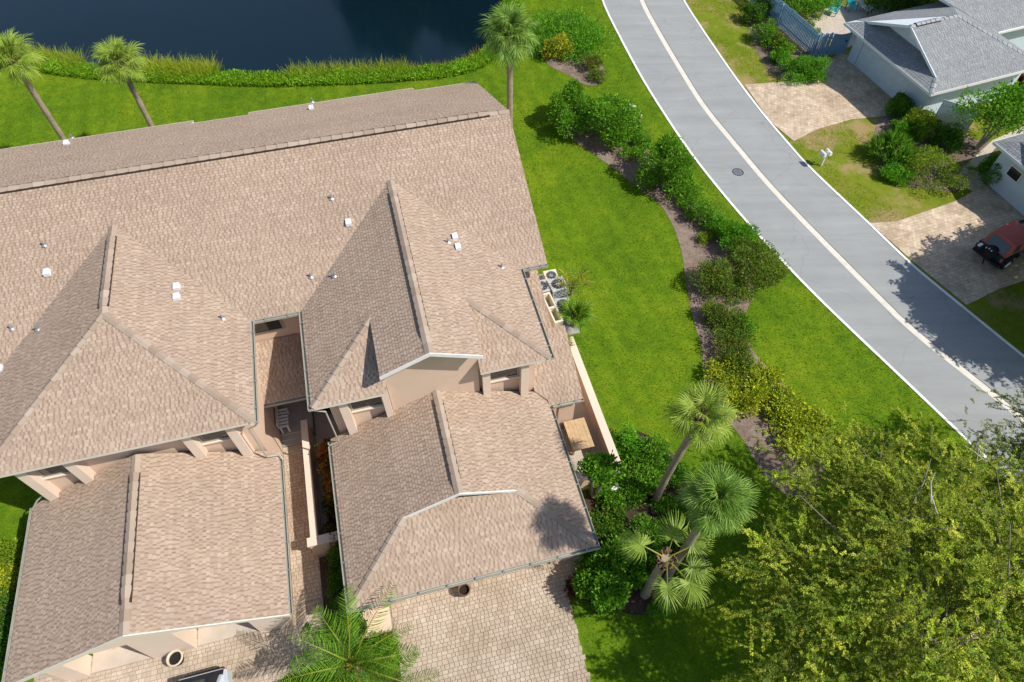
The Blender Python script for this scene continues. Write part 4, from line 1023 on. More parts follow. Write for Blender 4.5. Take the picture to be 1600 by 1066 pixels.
def palm(label, base, h, nfr, fr, seed, scale=1.0, lean=(0, 0), pitch=(-55, 75), boots=.7, r=.17, azs=None, dead=0, name='cabbage_palm', gap=None):
    g = random.Random(seed); t = thing(name, label, 'palm tree', base)
    top = Vector((lean[0], lean[1], h))
    path = [Vector((lean[0]*s*s, lean[1]*s*s, -.1+(h+.1)*s)) for s in np.linspace(0, 1, 14)]
    MB().tube(path, [r*1.35, r*1.15]+[r*(1+.06*((-1)**k)) for k in range(11)]+[r*1.05], 12).build('trunk', 'trunk', t, smooth=False)
    mb = MB()
    for k in range(int(70*boots)):
        an = g.uniform(0, 6.28); z = g.uniform(-boots, .05); o = top+Vector((math.cos(an)*r*.9, math.sin(an)*r*.9, z))
        d = Vector((math.cos(an)*.55, math.sin(an)*.55, .8)).normalized(); mb.bar(o, o+d*g.uniform(.16, .34), .07, .03, upv=(math.cos(an), math.sin(an), 0))
    if mb.v: mb.build('boots', 'boot', t)
    for k in range(nfr):
        an = (k*2.399963+g.uniform(-.25, .25)) if azs is None else azs[k][0]
        s = k/max(1, nfr-1); pt = R(pitch[0]+(pitch[1]-pitch[0])*s**.85)+g.uniform(-.12, .12) if azs is None else azs[k][1]
        me = fr[g.randrange(len(fr))]
        o = link('frond', me, t, top+Vector((math.cos(an)*r*.6, math.sin(an)*r*.6, .02)))
        o.rotation_euler = (g.uniform(-.25, .25), -pt, an); sc = scale*g.uniform(.9, 1.1); o.scale = (sc, sc, sc)
    return t
palm('cabbage palm with yellow green crown leaning over the lawn by the yellow crotons', P(1024, 782), 6.4, 22, FANY, 1, .70, tuple((P(1097, 652, 6.4)-P(1024, 782)).xy), r=.14)
palm('cabbage palm with full round grey green crown beside the big leafy tree', Vector((5.95, 7.95, 0)), 7.9, 40, FAN, 2, .60, (.05, .0), r=.13)
palm('stubby cabbage palm with only a few long fronds near the driveway', P(1008, 928), 3.9, 6, FANS, 3, .95, (.12, .1), azs=[(R(160), R(22)), (R(20), R(20)), (R(-28), R(15)), (R(-55), R(2)), (R(-95), R(-5)), (R(75), R(60))], r=.17, boots=.75)
palm('cabbage palm on the pond bank lawn, half cut by the bed of yellow reeds', Vector((-24.84, 31.2, 0)), 7.6, 26, FANY, 4, .78, (0, 0), r=.15)
palm('cabbage palm on the pond lawn standing before the green reed clump', Vector((-20.48, 32.6, 0)), 6.6, 28, FANY, 5, .76, (0, 0), r=.15)
palm('tall cabbage palm with silvery crown at the end gable of the villas', Vector((-.12, 33.0, 0)), 7.9, 34, FAN, 6, .87, (0, 0), r=.17)
DW = [fan_frond(8, .35, .55, [(.14, .28, .02), (.20, .32, .02), (.10, .22, .02)], 30, .5)]
palm('small green fan palm beside the condenser units', W(8.05, 18.9), .7, 14, DW, 8, 1.0, (0, 0), (0, 85), .2, .08, name='dwarf_palm')
TI = [fan_frond(9, .5, .42, [(.45, .22, .02), (.40, .30, .03), (.16, .24, .03)], 12, .3), fan_frond(10, .5, .45, [(.16, .26, .03), (.12, .22, .03)], 12, .3)]
palm('orange tipped palm like plant between condensers and lawn', W(8.5, 20.9), .8, 11, TI, 9, 1.0, (0, 0), (5, 60), .2, .06, name='dwarf_palm')
palm('small green fan palm tucked behind the courtyard wall', W(6.85, 17.2), .8, 8, DW, 10, .8, (0, 0), (10, 80), .2, .07, name='dwarf_palm')

def feather_frond(seed, L=2.3, nl=36, pal=None):
    g = random.Random(seed); Q, C = [], []; pal = pal or [(.11, .24, .016), (.16, .32, .024), (.22, .40, .05), (.08, .19, .014)]
    def rp(t): return Vector((L*t*(1-.16*t), 0, L*(.5*t-.78*t*t)))
    for i in range(10):
        a, b = rp(i/10), rp((i+1)/10); w0, w1 = .03*(1-i/11), .03*(1-(i+1)/11)
        Q.append([a+Vector((0, -w0, 0)), a+Vector((0, w0, 0)), b+Vector((0, w1, 0)), b+Vector((0, -w1, 0))]); C.append((.28, .30, .04))
    for k in range(nl):
        t = .14+.86*k/nl; p = rp(t); tg = (rp(min(1, t+.02))-rp(t-.02)).normalized()
        ln = .52*math.sin(math.pi*(.18+.78*t))**.7
        for sg in (-1, 1):
            d = (tg*.7+Vector((0, sg*g.uniform(.7, 1.1), g.uniform(.1, .8)))).normalized(); sd = d.cross(Vector((0, 0, 1))).normalized(); sd = (sd+Vector((0, 0, .6*sg))).normalized()
            c = pal[g.randrange(len(pal))]; m = g.uniform(.85, 1.2); c = tuple(x*m for x in c)
            for q in strip_quads(p, d, sd, ln*g.uniform(.8, 1.15), .03, g.uniform(.5, 1.5)): Q.append(q); C.append(c)
    return quads_mesh('frond', np.array([[tuple(p) for p in q] for q in Q]), np.array(C), 'palm_leaf')
FE = [feather_frond(1), feather_frond(2, 2.0), feather_frond(3, 2.5)]
fp = thing('feather_palm', 'bright green feather palm spreading over the hedge beside the peach pad', 'palm tree', W(-3.95, 5.65, .03))
MB().tube([(0, 0, -.1), (.03, 0, .9), (0, .05, 1.9), (0, .05, 2.4)], [.13, .11, .10, .09], 10).build('trunk', 'trunk', fp)
g = random.Random(5)
for k, (an, pt) in enumerate([(100, 30), (128, 45), (60, 40), (150, 10), (10, 8), (-20, 20), (30, 35), (180, 20), (200, 35), (-60, 25), (-100, 30), (240, 25), (85, 70), (-10, 55), (165, 55)]):
    o = link('frond', FE[k % 3], fp, (0, .05, 2.38)); o.rotation_euler = (g.uniform(-.2, .2), -R(pt), R(an)); s = g.uniform(1.05, 1.3); o.scale = (s, s, s)

fq = thing('feather_palm', 'smaller feather palm reaching over the driveway edge', 'palm tree', W(-3.15, 4.75, .03))
MB().tube([(0, 0, -.1), (.03, 0, .7), (0, .05, 1.5)], [.10, .09, .08], 10).build('trunk', 'trunk', fq)
for k, (an, pt) in enumerate([(15, 22), (50, 35), (85, 30), (-20, 25), (120, 40), (160, 25), (-60, 30), (210, 30), (70, 65)]):
    o = link('frond', FE[k % 3], fq, (0, .05, 1.48)); o.rotation_euler = (g.uniform(-.2, .2), -R(pt), R(an)); s_ = g.uniform(.75, .95); o.scale = (s_, s_, s_)
# ------------------------------------------------------------------ big leafy trees
def spray_tree(label, base, h, crown, twigs, seed, name='shade_tree', pal=None, leaf=.065, trunk_r=.28, bare=0, per=20, branches=16):
    """crown: list of (cx, cy, cz, rx, ry, rz) clumps relative to base"""
    g = np.random.default_rng(seed); t = thing(name, label, 'tree', base)
    pal = np.array(pal or [(.27, .36, .03), (.35, .43, .035), (.20, .29, .026), (.45, .49, .055), (.14, .22, .022)])
    cl = np.array(crown, float); wt = cl[:, 3]*cl[:, 4]*cl[:, 5]; wt = wt**.75; wt /= wt.sum()
    k = g.choice(len(cl), twigs, p=wt)
    d = g.normal(size=(twigs, 3)); d[:, 2] = np.where((d[:, 2] < 0) & (g.random(twigs) < .6), -d[:, 2], d[:, 2]); d /= np.linalg.norm(d, axis=1, keepdims=True)
    # branchlets arch outward from each clump, twigs sit along them
    nb = max(40, twigs//11); kb = g.choice(len(cl), nb, p=wt); db = g.normal(size=(nb, 3)); db[:, 2] = np.abs(db[:, 2])*.9-.15; db /= np.linalg.norm(db, axis=1, keepdims=True)
    sb = cl[kb, :3]+db*cl[kb, 3:]*(g.uniform(.3, .75, (nb, 1))); ob = db*cl[kb, 3:]; ob /= np.linalg.norm(ob, axis=1, keepdims=True); ob[:, 2] = ob[:, 2]*.5+.05
    ob += g.normal(0, .25, (nb, 3)); lb_ = g.uniform(.9, 1.9, nb)*np.clip(cl[kb, 3]/2.2, .5, 1.4); tb_ = g.uniform(.55, 1.45, nb); cb_ = g.integers(0, len(pal), nb)
    j = g.integers(0, nb, twigs); f = g.random(twigs); st = sb[j]+ob[j]*(lb_[j]*f)[:, None]; st[:, 2] -= (lb_[j]*f)**2*.22
    st += g.normal(0, .05, (twigs, 3))
    dr = ob[j]*.8+g.normal(0, .5, (twigs, 3)); dr /= np.linalg.norm(dr, axis=1, keepdims=True)
    L = g.uniform(.3, .75, twigs)*(1-.4*f)*leaf/.065
    tone = tb_[j]*g.uniform(.85, 1.15, twigs)
    s = np.linspace(.08, 1, per)
    ax = np.repeat(dr[:, None, :], per, 1); pos = st[:, None, :]+dr[:, None, :]*(L[:, None]*s[None, :])[:, :, None]
    drop = (L[:, None]*s[None, :])**2*.42; pos[:, :, 2] -= drop; ax[:, :, 2] -= .85*(L[:, None]*s[None, :])
    side = np.cross(dr, np.array([0, 0, 1.0])); side /= np.linalg.norm(side, axis=1, keepdims=True)+1e-6
    alt = np.where(np.arange(per) % 2 == 0, 1, -1)
    lax = ax*.55+side[:, None, :]*alt[None, :, None]*.8+g.normal(0, .25, ax.shape)
    n = twigs*per; pos = pos.reshape(-1, 3); lax = lax.reshape(-1, 3)
    nr = np.array([0, 0, 1.0])+g.normal(0, .55, (n, 3))
    ln = leaf*g.uniform(.7, 1.35, n)
    col = pal[np.repeat(np.where(g.random(twigs) < .7, cb_[j], g.integers(0, len(pal), twigs)), per)]*np.repeat(tone, per)[:, None]*(1+g.normal(0, .15, (n, 1)))
    V = leaf_quads(pos, lax, nr, ln, ln*.5)
    # thin twig stems
    e = st+dr*L[:, None]; e[:, 2] -= L**2*.42; m = st+dr*(L*.5)[:, None]; m[:, 2] -= (L*.5)**2*.42
    w = side*.006
    T = np.concatenate([np.stack([st-w, st+w, m+w, m-w], 1), np.stack([m-w, m+w, e+w*.4, e-w*.4], 1)])
    V = np.concatenate([V, T]); col = np.concatenate([col, np.tile(np.array([[.10, .08, .05]]), (len(T), 1))])
    link('crown', quads_mesh('crown', V, np.clip(col, .003, .8), 'leaf'), t)
    mb = MB(); rr = random.Random(seed); fork = Vector((0, 0, h*.38))
    mb.tube([(0, 0, -.2), (.1, .05, h*.2), fork], [trunk_r*1.3, trunk_r, trunk_r*.85], 10)
    for i in range(branches):
        c = cl[i % len(cl)]; q = Vector(c[:3])+Vector((rr.uniform(-.6, .6)*c[3], rr.uniform(-.6, .6)*c[4], rr.uniform(-.2, .5)*c[5]))
        md = fork.lerp(q, .5)+Vector((rr.uniform(-.5, .5), rr.uniform(-.5, .5), .5))
        mb.tube([fork, md, q], [trunk_r*.45, trunk_r*.26, .03], 7)
        for j in range(3):
            e = q+Vector((rr.uniform(-.9, .9)*c[3], rr.uniform(-.9, .9)*c[4], rr.uniform(-.2, .7)*c[5])); s_ = md.lerp(q, rr.uniform(.4, 1))
            mb.tube([s_, s_.lerp(e, .5)+Vector((rr.uniform(-.3, .3), rr.uniform(-.3, .3), .15)), e], [.05, .03, .012], 5)
    mb.build('trunk', 'bark', t)
    if bare:
        for i in range(bare):
            bb = MB()
            c = cl[i % len(cl)]; an = rr.uniform(0, 6.28); p = Vector(c[:3])+Vector((math.cos(an)*c[3]*.7, math.sin(an)*c[4]*.7, c[5]*.6)); pts = [p]
            dd = Vector((math.cos(an), math.sin(an), .3))
            for j in range(4): dd = (dd+Vector((rr.uniform(-.6, .6), rr.uniform(-.6, .6), rr.uniform(-.3, .4)))).normalized(); p = p+dd*.35; pts.append(p)
            bb.tube(pts, [.03, .025, .02, .014, .008], 5)
            q = pts[2]; bb.tube([q, q+Vector((rr.uniform(-.4, .4), rr.uniform(-.4, .4), .2)), q+Vector((rr.uniform(-.8, .8), rr.uniform(-.8, .8), .3))], [.016, .012, .006], 5)
            bb.build('bare_branch', 'pale_bark', t)
    return t
tb0 = Vector((13.2, 5.0, 0))
crown = [(0, .5, 5.6, 3.6, 3.4, 2.2), (-3.2, 1.2, 4.6, 2.4, 2.2, 1.5), (-1.6, 4.2, 4.4, 2.6, 2.0, 1.5), (2.2, 3.8, 4.8, 2.8, 2.2, 1.6), (-4.0, -1.4, 4.2, 2.0, 1.8, 1.4), (3.4, .4, 5.2, 2.6, 2.6, 1.8), (-2.0, -2.6, 5.0, 2.6, 2.0, 1.6), (1.8, -2.8, 5.2, 3.0, 2.2, 1.7), (.4, 6.2, 3.6, 2.2, 1.2, 1.1), (-.6, 2.4, 6.2, 1.8, 1.8, 1.2), (1.8, 1.6, 6.6, 1.6, 1.5, 1.0)]
spray_tree('large airy olive green shade tree with drooping sprays beside the palms', tb0, 7, crown, 16000, 41, bare=2)
spray_tree('shade tree with bare pale branches overhanging the road edge', Vector((20.6, 9.2, 0)), 7.5, [(-.4, 2.2, 5.2, 2.2, 1.6, 1.4), (.5, .2, 5.6, 2.8, 2.2, 1.8), (-2.4, .8, 4.4, 1.8, 1.6, 1.2), (1.8, 3.0, 5.6, 1.8, 1.3, 1.2), (2.6, -1.2, 5.4, 2.4, 2.2, 1.6), (-1.4, -2, 4.6, 2.2, 1.8, 1.4)], 6500, 42, pal=[(.17, .25, .03), (.22, .30, .04), (.27, .33, .045), (.13, .20, .03)], bare=10)
# tree outside the frame whose shade falls on the road and the second driveway
spray_tree('shade tree beyond the second driveway casting shade on the road', Vector((28.6, 19.6, 0)), 7.5, [(0, 0, 5.8, 2.4, 2.0, 1.6), (-1.6, 1.0, 5.2, 1.7, 1.5, 1.2), (1.6, 1.8, 5.6, 2.0, 1.8, 1.4), (.4, -1.6, 5.2, 1.8, 1.6, 1.3), (2.6, 4.0, 5.4, 1.8, 1.6, 1.2), (-.6, 2.6, 5.4, 1.6, 1.4, 1.2), (4.2, 2.2, 5.8, 2.2, 2.0, 1.5)], 9000, 43, per=18, leaf=.21)
# trees on the far bank, seen only as reflections in the pond
for k, (x, y, h, r) in enumerate([(-7.5, 70, 13, 4.5), (-2.5, 68, 14, 5.0), (-13.5, 71, 17, 2.6), (2.5, 67, 11, 4)]):
    spray_tree(['round tree on the far bank mirrored in the pond', 'widest tree on the far bank mirrored in the pond', 'slim tall tree on the far bank mirrored in the pond', 'shorter tree on the far bank mirrored beside the silvery palm'][k], Vector((x, y, 0)), h,
               [(0, 0, h*.68, r, r, h*.3), (r*.4, -r*.3, h*.5, r*.8, r*.8, h*.2), (-r*.5, 0, h*.5, r*.7, r*.7, h*.2), (0, 0, h*.3, r*.8, r*.8, h*.2)], 3200, 50+k, 'bank_tree', [(.03, .06, .01), (.05, .08, .012)], .42, .3, per=10, branches=8)

# ------------------------------------------------------------------ blue grey house across the road
C2 = Vector((25.0, 35.75, 0)); H2R = math.atan2(.347, .938)
h2 = thing('neighbour_house', 'pale blue house with grey shingle roof and round gable vent beside the terrace', 'house', C2, H2R)
Z3 = (0, 0, 0); s2 = .44; e2 = 2.6; D2 = 8.4; m2 = D2/2; zt2 = e2+s2*m2
def rf2(poly, seed, name='roof_slope', parent=None): return roof_face(poly, parent or h2, Z3, seed, name, GTAB, GLOW, exposure=.16, deckmat='blue_trim')
k = 1.45; xr = .85
ns = rf2([(0, 0, e2), (xr, xr, e2+s2*xr), (8.6-xr, xr, e2+s2*xr), (8.6, 0, e2)], 71, 'near_slope')
rf2([(xr, xr, e2+s2*xr), (xr, m2, zt2), (4.4, m2, zt2), (8.6-xr, xr, e2+s2*xr)], 71, 'near_slope')
rf2([(0, D2, e2), (xr, D2-xr, e2+s2*xr), (xr, m2, zt2), (4.4, m2, zt2), (8.6, D2, e2)], 72, 'far_slope')
rf2([(0, 0, e2), (0, D2, e2), (k, D2-k, e2+s2*k), (k, k, e2+s2*k)], 73, 'front_slope')
rf2([(8.6, 0, e2), (8.6, D2, e2), (4.4, m2, zt2)], 74, 'hip_slope')
rf2([(4.6, 4.0, e2+s2*4.0), (8.6, 4.0, e2), (19, 4.0, e2), (19, 8.2, e2+s2*4.2), (4.6, 8.2, e2+s2*4.2)][1:], 75, 'rear_slope')
rf2([(6.4, 8.2, e2+s2*4.2), (19, 8.2, e2+s2*4.2), (19, 12.4, e2), (6.4, 12.4, e2)], 76, 'rear_slope')
caps((xr, m2, zt2+.01), (4.4, m2, zt2+.01), (0, -s2, 1), (0, s2, 1), ns, Z3, 'cap_grey', vent=(.1, .6))
caps((4.4, m2, zt2+.01), (8.55, .05, e2+.02), (s2, 0, 1), (0, -s2, 1), ns, Z3, 'cap_grey', w=.16)
caps((.02, .02, e2+.02), (xr, xr, e2+s2*xr+.01), (-s2, 0, 1), (0, -s2, 1), ns, Z3, 'cap_grey', w=.14)
gv = MB().solid([(k, k+.1, e2+s2*k-.05), (k, D2-k-.1, e2+s2*k-.05), (k, m2, zt2-.14)], [(2, 1, 0)]).build('gable_wall', 'pale_blue', h2)
MB().tube([(k-.04, m2, zt2-.75), (k, m2, zt2-.75)], .22, 16).build('round_vent', 'blue_trim', gv)
for (y0, z0, y1, z1) in ((xr, e2+s2*xr, m2, zt2), (D2-xr, e2+s2*xr, m2, zt2)):
    MB().bar((xr-.02, y0, z0-.06), (xr-.02, y1, z1-.06), .05, .16).build('rake_board', 'blue_trim', h2)
MB().bar((-.02, -.02, e2-.07), (-.02, D2+.02, e2-.07), .03, .16).build('fascia', 'blue_trim', h2); MB().bar((-.02, -.02, e2-.07), (8.6, -.02, e2-.07), .03, .18).build('fascia', 'white', h2)
MB().bar((8.7, 3.96, e2-.07), (19, 3.96, e2-.07), .12, .14).build('gutter', 'white', h2)
MB().box(1.0, 1.15, .7, 2.35, 0, 2.48).build('front_wall', 'pale_blue', h2); MB().box(1.0, 1.15, 7.15, 7.9, 0, 2.48).build('front_wall', 'pale_blue', h2); MB().box(1.0, 1.15, 2.352, 7.148, 2.2, 2.48).build('front_wall', 'pale_blue', h2)
MB().box(1.152, 8.2, .7, .85, 0, 2.48).build('side_wall', 'pale_blue', h2); MB().box(8.0, 18.5, 4.5, 4.65, 0, 2.48).build('rear_wall', 'pale_blue', h2); MB().box(1.152, 8.2, 7.75, 7.9, 0, 2.48).build('side_wall', 'pale_blue', h2)
gd = MB().box(1.06, 1.11, 2.36, 7.14, .03, 2.19).build('garage_door', 'pale_blue', h2)
for r_ in range(4):
    for c_ in range(8): MB().box(1.045, 1.062, 2.42+c_*.59, 2.92+c_*.59, .09+r_*.53, .50+r_*.53).build('door_panel', 'pale_blue', gd)
MB().box(.9, 1.0, 1.5, 1.65, 1.9, 2.1).build('wall_lamp', 'dark_plastic', h2)
wf = MB(); 
ff = thing('siding_fence', 'pale blue grey board fence running from the garage corner toward the garden tree', 'fence', C2+Vector((1.4, .6, 0)), H2R+R(-52))
for q in range(16): MB().box(q*.13, q*.13+.115, 0, .03, 0, 1.8).build('board', 'pale_blue', ff)
MB().box(0, 2.1, .032, .07, .4, .5).box(0, 2.1, .032, .07, 1.4, 1.5).build('rail', 'pale_blue', ff)

# blue picket fence and gate
def picket_fence(label, p, q, pitch=.145, h=1.7, mat='blue_paint'):
    p, q = Vector(p), Vector(q); d = q-p; L = d.length; rz = math.atan2(d.y, d.x)
    t = thing('picket_fence', label, 'fence', p, rz); me = None; n = int(L/pitch)
    for i in range(n):
        x = i*pitch; y = -.045 if i % 2 == 0 else -.04
        if me is None:
            o = MB().box(0, .095, -.014, .014, .05, h).build('picket', mat, t); me = o.data
        else: o = link('picket', me, t)
        o.location = (x, y, random.uniform(-.02, .02)); o.rotation_euler = (0, random.uniform(-.008, .008), 0)
    for z in (.35, 1.35): MB().box(0, L, -.025, .02, z, z+.09).build('rail', mat, t)
    for x in (0, L/2, L-.1): MB().box(x, x+.1, .021, .12, 0, h-.02).build('post', mat, t)
f0, f1, f2, f3 = Vector((17.9, 51.6, 0)), Vector((20.85, 43.85, 0)), Vector((21.85, 44.0, 0)), Vector((23.3, 44.25, 0))
picket_fence('blue picket fence running along the planted verge beside the terrace', f1, f0)
picket_fence('short sunlit panel of blue pickets between the corner and the gate', f1, f2)
gt = thing('garden_gate', 'blue boarded gate between the short picket panel and the pale blue garage', 'gate', f2, math.atan2(.25, 1.45))
for q in range(9): MB().box(.03+q*.15, .17+q*.15, -.03, 0, .06, 1.55+.12*math.sin(math.pi*(q+.5)/9)*-1+.1).build('board', 'blue_paint', gt)
MB().box(.03, 1.38, .002, .05, .4, .5).box(.03, 1.38, .002, .05, 1.2, 1.3).build('rail', 'blue_paint', gt); MB().box(1.1, 1.16, -.07, -.031, .95, 1.1).build('latch', 'black', gt)
# shrubs and furniture round that house
for k, (u, v) in enumerate([(1248, 108), (1268, 104)]):
    shrub(['clipped bright green hedge at the driveway mouth, fuller end', 'clipped bright green hedge at the driveway mouth, end toward the gate'][k], u, v, .95, .72, 1.1, BRIGHT, 2600, .12, seed=300+k, name='clipped_hedge', cat='hedge')
vs = [(1182, 22, DEEP, .7, 'dark verge shrub with fine leaves beside the top of the picket fence'), (1198, 50, GREEN, .75, 'green verge shrub below the dark fine leaved one'), (1222, 75, LIME+GREEN, .55, 'lime verge shrub against the lower picket fence'), (1212, 62, RED, .5, 'reddish verge shrub against the picket fence'), (1218, 88, BRIGHT, .45, 'small bright verge plant nearest the clipped hedge'), (1200, 5, DEEP, .8, 'large dark shrub at the far end of the picket fence')]
for k, (u, v, pal, r_, lb) in enumerate(vs): shrub(lb, u, v, r_, r_, r_*1.6, pal, 1600, .13, seed=310+k)
for k, (u, v, r_, pal, lb) in enumerate([(1238, 4, 1.4, DEEP+GREEN, 'big dark shrub mass inside the picket fence'), (1272, -6, 1.3, BRIGHT, 'bright green shrub behind the teal chairs'), (1395, -2, 1.5, DEEP, 'dark shrub behind the grey roof beside the terrace'), (1430, -12, 1.6, DEEP, 'dark bush beyond the far eave of the grey roof'), (1262, 40, .35, LIME, 'low lime plant along the inside of the picket fence'), (1276, 52, .3, LIME, 'low lime plant at the inner fence corner')]):
    shrub(lb, u, v, r_, r_, r_*1.1, pal, 2400 if r_ > 1 else 400, .16, seed=320+k)
hs = [(1408, 163, .75, 1.2, DEEP+GREEN, 'round dark shrub at the corner of the neighbour driveway'), (1442, 188, .85, 1.25, LIME, 'yellow green clipped shrub beside the pale fence'), (1410, 200, .6, .8, BRIGHT, 'small bright shrub between the dark round one and the agave'), (1435, 205, .55, .8, GREEN+LIME, 'small green shrub below the yellow green clipped one'), (1482, 213, .95, 1.2, DEEP+GREEN, 'dark green shrub under the garden tree'), (1465, 264, 1.55, 1.3, LIME, 'broad yellow green clipped shrub in the middle of the bed'), (1402, 270, .85, .6, BRIGHT, 'low bright shrub at the lawn edge of the bed'), (1553, 267, .75, 1.3, GREEN, 'green shrub against the wall of the second house'), (1600, 128, .8, 1.2, PURP, 'purple leaved shrub beside the grey eave')]
for k, (u, v, r_, h_, pal, lb) in enumerate(hs): shrub(lb, u, v, r_*.85, r_*.75, h_, pal, 2600 if r_ > .7 else 1400, .12, seed=330+k)
shrub('spiky dark agave like plant in the bed', 1396, 233, .95, .85, 1.1, DEEP+GREEN, 900, .5, .16, 'spiky_plant', 'plant', 345, up=.8)
def chair(label, p, rz):
    t = thing('garden_chair', label, 'chair', p, rz, 'teal chairs on the terrace')
    for q in range(5): MB().box(-.26+q*.108, -.26+q*.108+.095, -.3, .3, .36, .385).build('seat_slat', 'teal', t)
    for q in range(5): MB().obox((-.21+q*.108, .42, .70), (.047, 0, 0), (0, .012, -.005), (0, .12, .36)).build('back_slat', 'teal', t)
    for sx in (-.33, .27): MB().box(sx, sx+.06, -.32, .32, .54, .57).build('armrest', 'teal', t); MB().box(sx, sx+.05, -.3, -.22, 0, .539).build('leg', 'teal', t); MB().box(sx, sx+.05, .22, .3, 0, .539).build('leg', 'teal', t)
chair('teal slatted chair on the terrace turned toward the fence', P(1300, 22, .035), R(-35)); chair('teal slatted chair beside the terrace planting bed', P(1329, 16, .035), R(10))
pt = thing('plant_pot', 'terracotta bowl on the terrace near the inner shrubs', 'pot', P(1278, 27, .035)); MB().lathe([(.0, 0), (.16, 0), (.26, .3), (.28, .32), (.22, .31), (.2, .2), (0, .2)], 18).build('bowl', 'wood', pt, smooth=True)
ln_ = thing('lounger', 'pale folding lounger at the end of the terrace', 'lounger', P(1350, 18, .035), R(35)); MB().box(-.25, .25, -.5, .3, .3, .34).build('seat', 'white', ln_); MB().obox((0, .5, .5), (.25, 0, 0), (0, .16, .18), (0, -.015, .015)).build('backrest', 'white', ln_)
for sx in (-.24, .2): MB().box(sx, sx+.04, -.48, -.44, 0, .299).build('leg', 'dark_plastic', ln_); MB().box(sx, sx+.04, .24, .28, 0, .299).build('leg', 'dark_plastic', ln_)

# second house, mostly out of frame
h3 = thing('second_house', 'pale blue house corner with grey roof beside the second driveway', 'house', Vector((26.9, 31.3, 0)), H2R)
def rf3(poly, seed, name): return roof_face(poly, h3, Z3, seed, name, GTAB, GLOW, exposure=.16, deckmat='blue_trim')
rf3([(0, 0, e2), (1.2, -1.2, e2+s2*1.2), (1.2, -6.0, e2+s2*1.2), (0, -7.2, e2)], 81, 'front_slope'); rf3([(0, 0, e2), (9, 0, e2), (9, -3.6, e2+s2*3.6), (3.6, -3.6, e2+s2*3.6)], 82, 'side_slope')
rf3([(.8, -.8, e2+s2*.8), (3.6, -3.6, e2+s2*3.6), (.8, -3.6, e2+s2*3.6)], 83, 'gable_slope'); rf3([(.8, -6.4, e2+s2*.8), (.8, -3.6, e2+s2*3.6), (9, -3.6, e2+s2*3.6), (9, -7.2, e2), (0.8, -7.2, e2)][:4], 84, 'side_slope')
MB().box(.6, .75, -6.8, -.4, 0, 2.48).build('front_wall', 'pale_blue', h3); MB().box(.752, 8, -.55, -.4, 0, 2.48).build('side_wall', 'pale_blue', h3)
w3 = MB().box(.54, .598, -2.2, -1.3, 1.2, 1.9).build('window', 'white', h3); MB().box(.53, .539, -2.12, -1.38, 1.28, 1.82).build('pane', 'glass', w3)
MB().bar((-.02, .0, e2-.07), (-.02, -7.2, e2-.07), .03, .16).build('fascia', 'blue_trim', h3); MB().bar((0, .02, e2-.07), (9, .02, e2-.07), .03, .16).build('fascia', 'blue_trim', h3)
MB().tube([(.4, -1.0, 2.3), (.58, -1.0, 2.3)], .07, 8).build('flood_lamp', 'metal', h3)

# ------------------------------------------------------------------ soft top off road vehicle
jp = thing('off_road_car', 'teal open off road car with shade-darkened body, red soft top and rear spare wheel', 'car', Vector((24.85, 24.5, .03)), R(28))
def jb(mb, name, mat, parent=jp, **k): return mb.build(name, mat, parent, **k)
body = MB(); pr = [(.12, .52), (3.75, .52), (3.75, .95), (2.25, 1.06), (.12, 1.06)]
body.solid([(x, -.62 if x > 2.3 else -.74, z) for x, z in pr]+[(x, .62 if x > 2.3 else .74, z) for x, z in pr], [(0,1,2,3,4), (9,8,7,6,5)]+[(i, 5+i, 5+(i+1) % 5, (i+1) % 5) for i in range(5)])
jb(body, 'body', 'jeep_body')
top = MB(); v = []
for sg in (-1, 1): v += [(.10, sg*.73, 1.062), (2.15, sg*.73, 1.062), (1.95, sg*.66, 1.74), (.42, sg*.64, 1.72)]
v += [(.42, 0, 1.77), (1.95, 0, 1.79)]
top.solid(v, [(0,1,2,3), (7,6,5,4), (3,2,9,8), (8,9,6,7), (0,3,8,7,4), (1,5,6,9,2)])
tp_ = jb(top, 'soft_top', 'jeep_red')
jb(MB().solid([(.105, -.56, 1.14), (.105, .56, 1.14), (.345, .50, 1.62), (.345, -.50, 1.62)], [(0, 3, 2, 1)]), 'rear_window', 'glass', tp_)
for sg in (-1, 1):
    q = [(.55, sg*.725, 1.16), (1.05, sg*.725, 1.16), (1.02, sg*.668, 1.62), (.62, sg*.668, 1.62)]
    jb(MB().solid(q, [(0, 1, 2, 3) if sg < 0 else (3, 2, 1, 0)]), 'side_window', 'glass', tp_)
jb(MB().solid([(2.17, -.62, 1.10), (2.17, .62, 1.10), (1.975, .6, 1.7), (1.975, -.6, 1.7)], [(0, 1, 2, 3)]), 'windscreen', 'glass')
jb(MB().box(2.3, 3.7, -.52, .52, 1.0, 1.09), 'bonnet', 'teal')  # same teal paint as the body, coloured in its sunlit tone
for x in (.72, 3.1):
    for sg in (-1, 1):
        jb(MB().box(x-.52, x+.52, min(sg*.63, sg*.86), max(sg*.63, sg*.86), .80, .85).obox((x-.56, sg*.745, .70), (.07, 0, -.1), (0, .115, 0), (.02, 0, .015)).obox((x+.56, sg*.745, .70), (.07, 0, .1), (0, .115, 0), (-.02, 0, .015)), 'fender', 'dark_plastic')
        wl = MB(); y = sg*.73
        wl.tube([(x, y-.12, .36), (x, y-.09, .36), (x, y+.09, .36), (x, y+.12, .36)], [.33, .37, .37, .33], 24)
        ty = jb(wl, 'tyre', 'black'); jb(MB().tube([(x, y-.125, .36), (x, y+.125, .36)], .2, 16), 'rim', 'galv', ty)
sp = jb(MB().tube([(-.02, 0, .95), (.0, 0, .95), (-.2, 0, .95), (-.23, 0, .95)][::-1], [.30, .36, .36, .3], 24), 'spare_wheel', 'black')
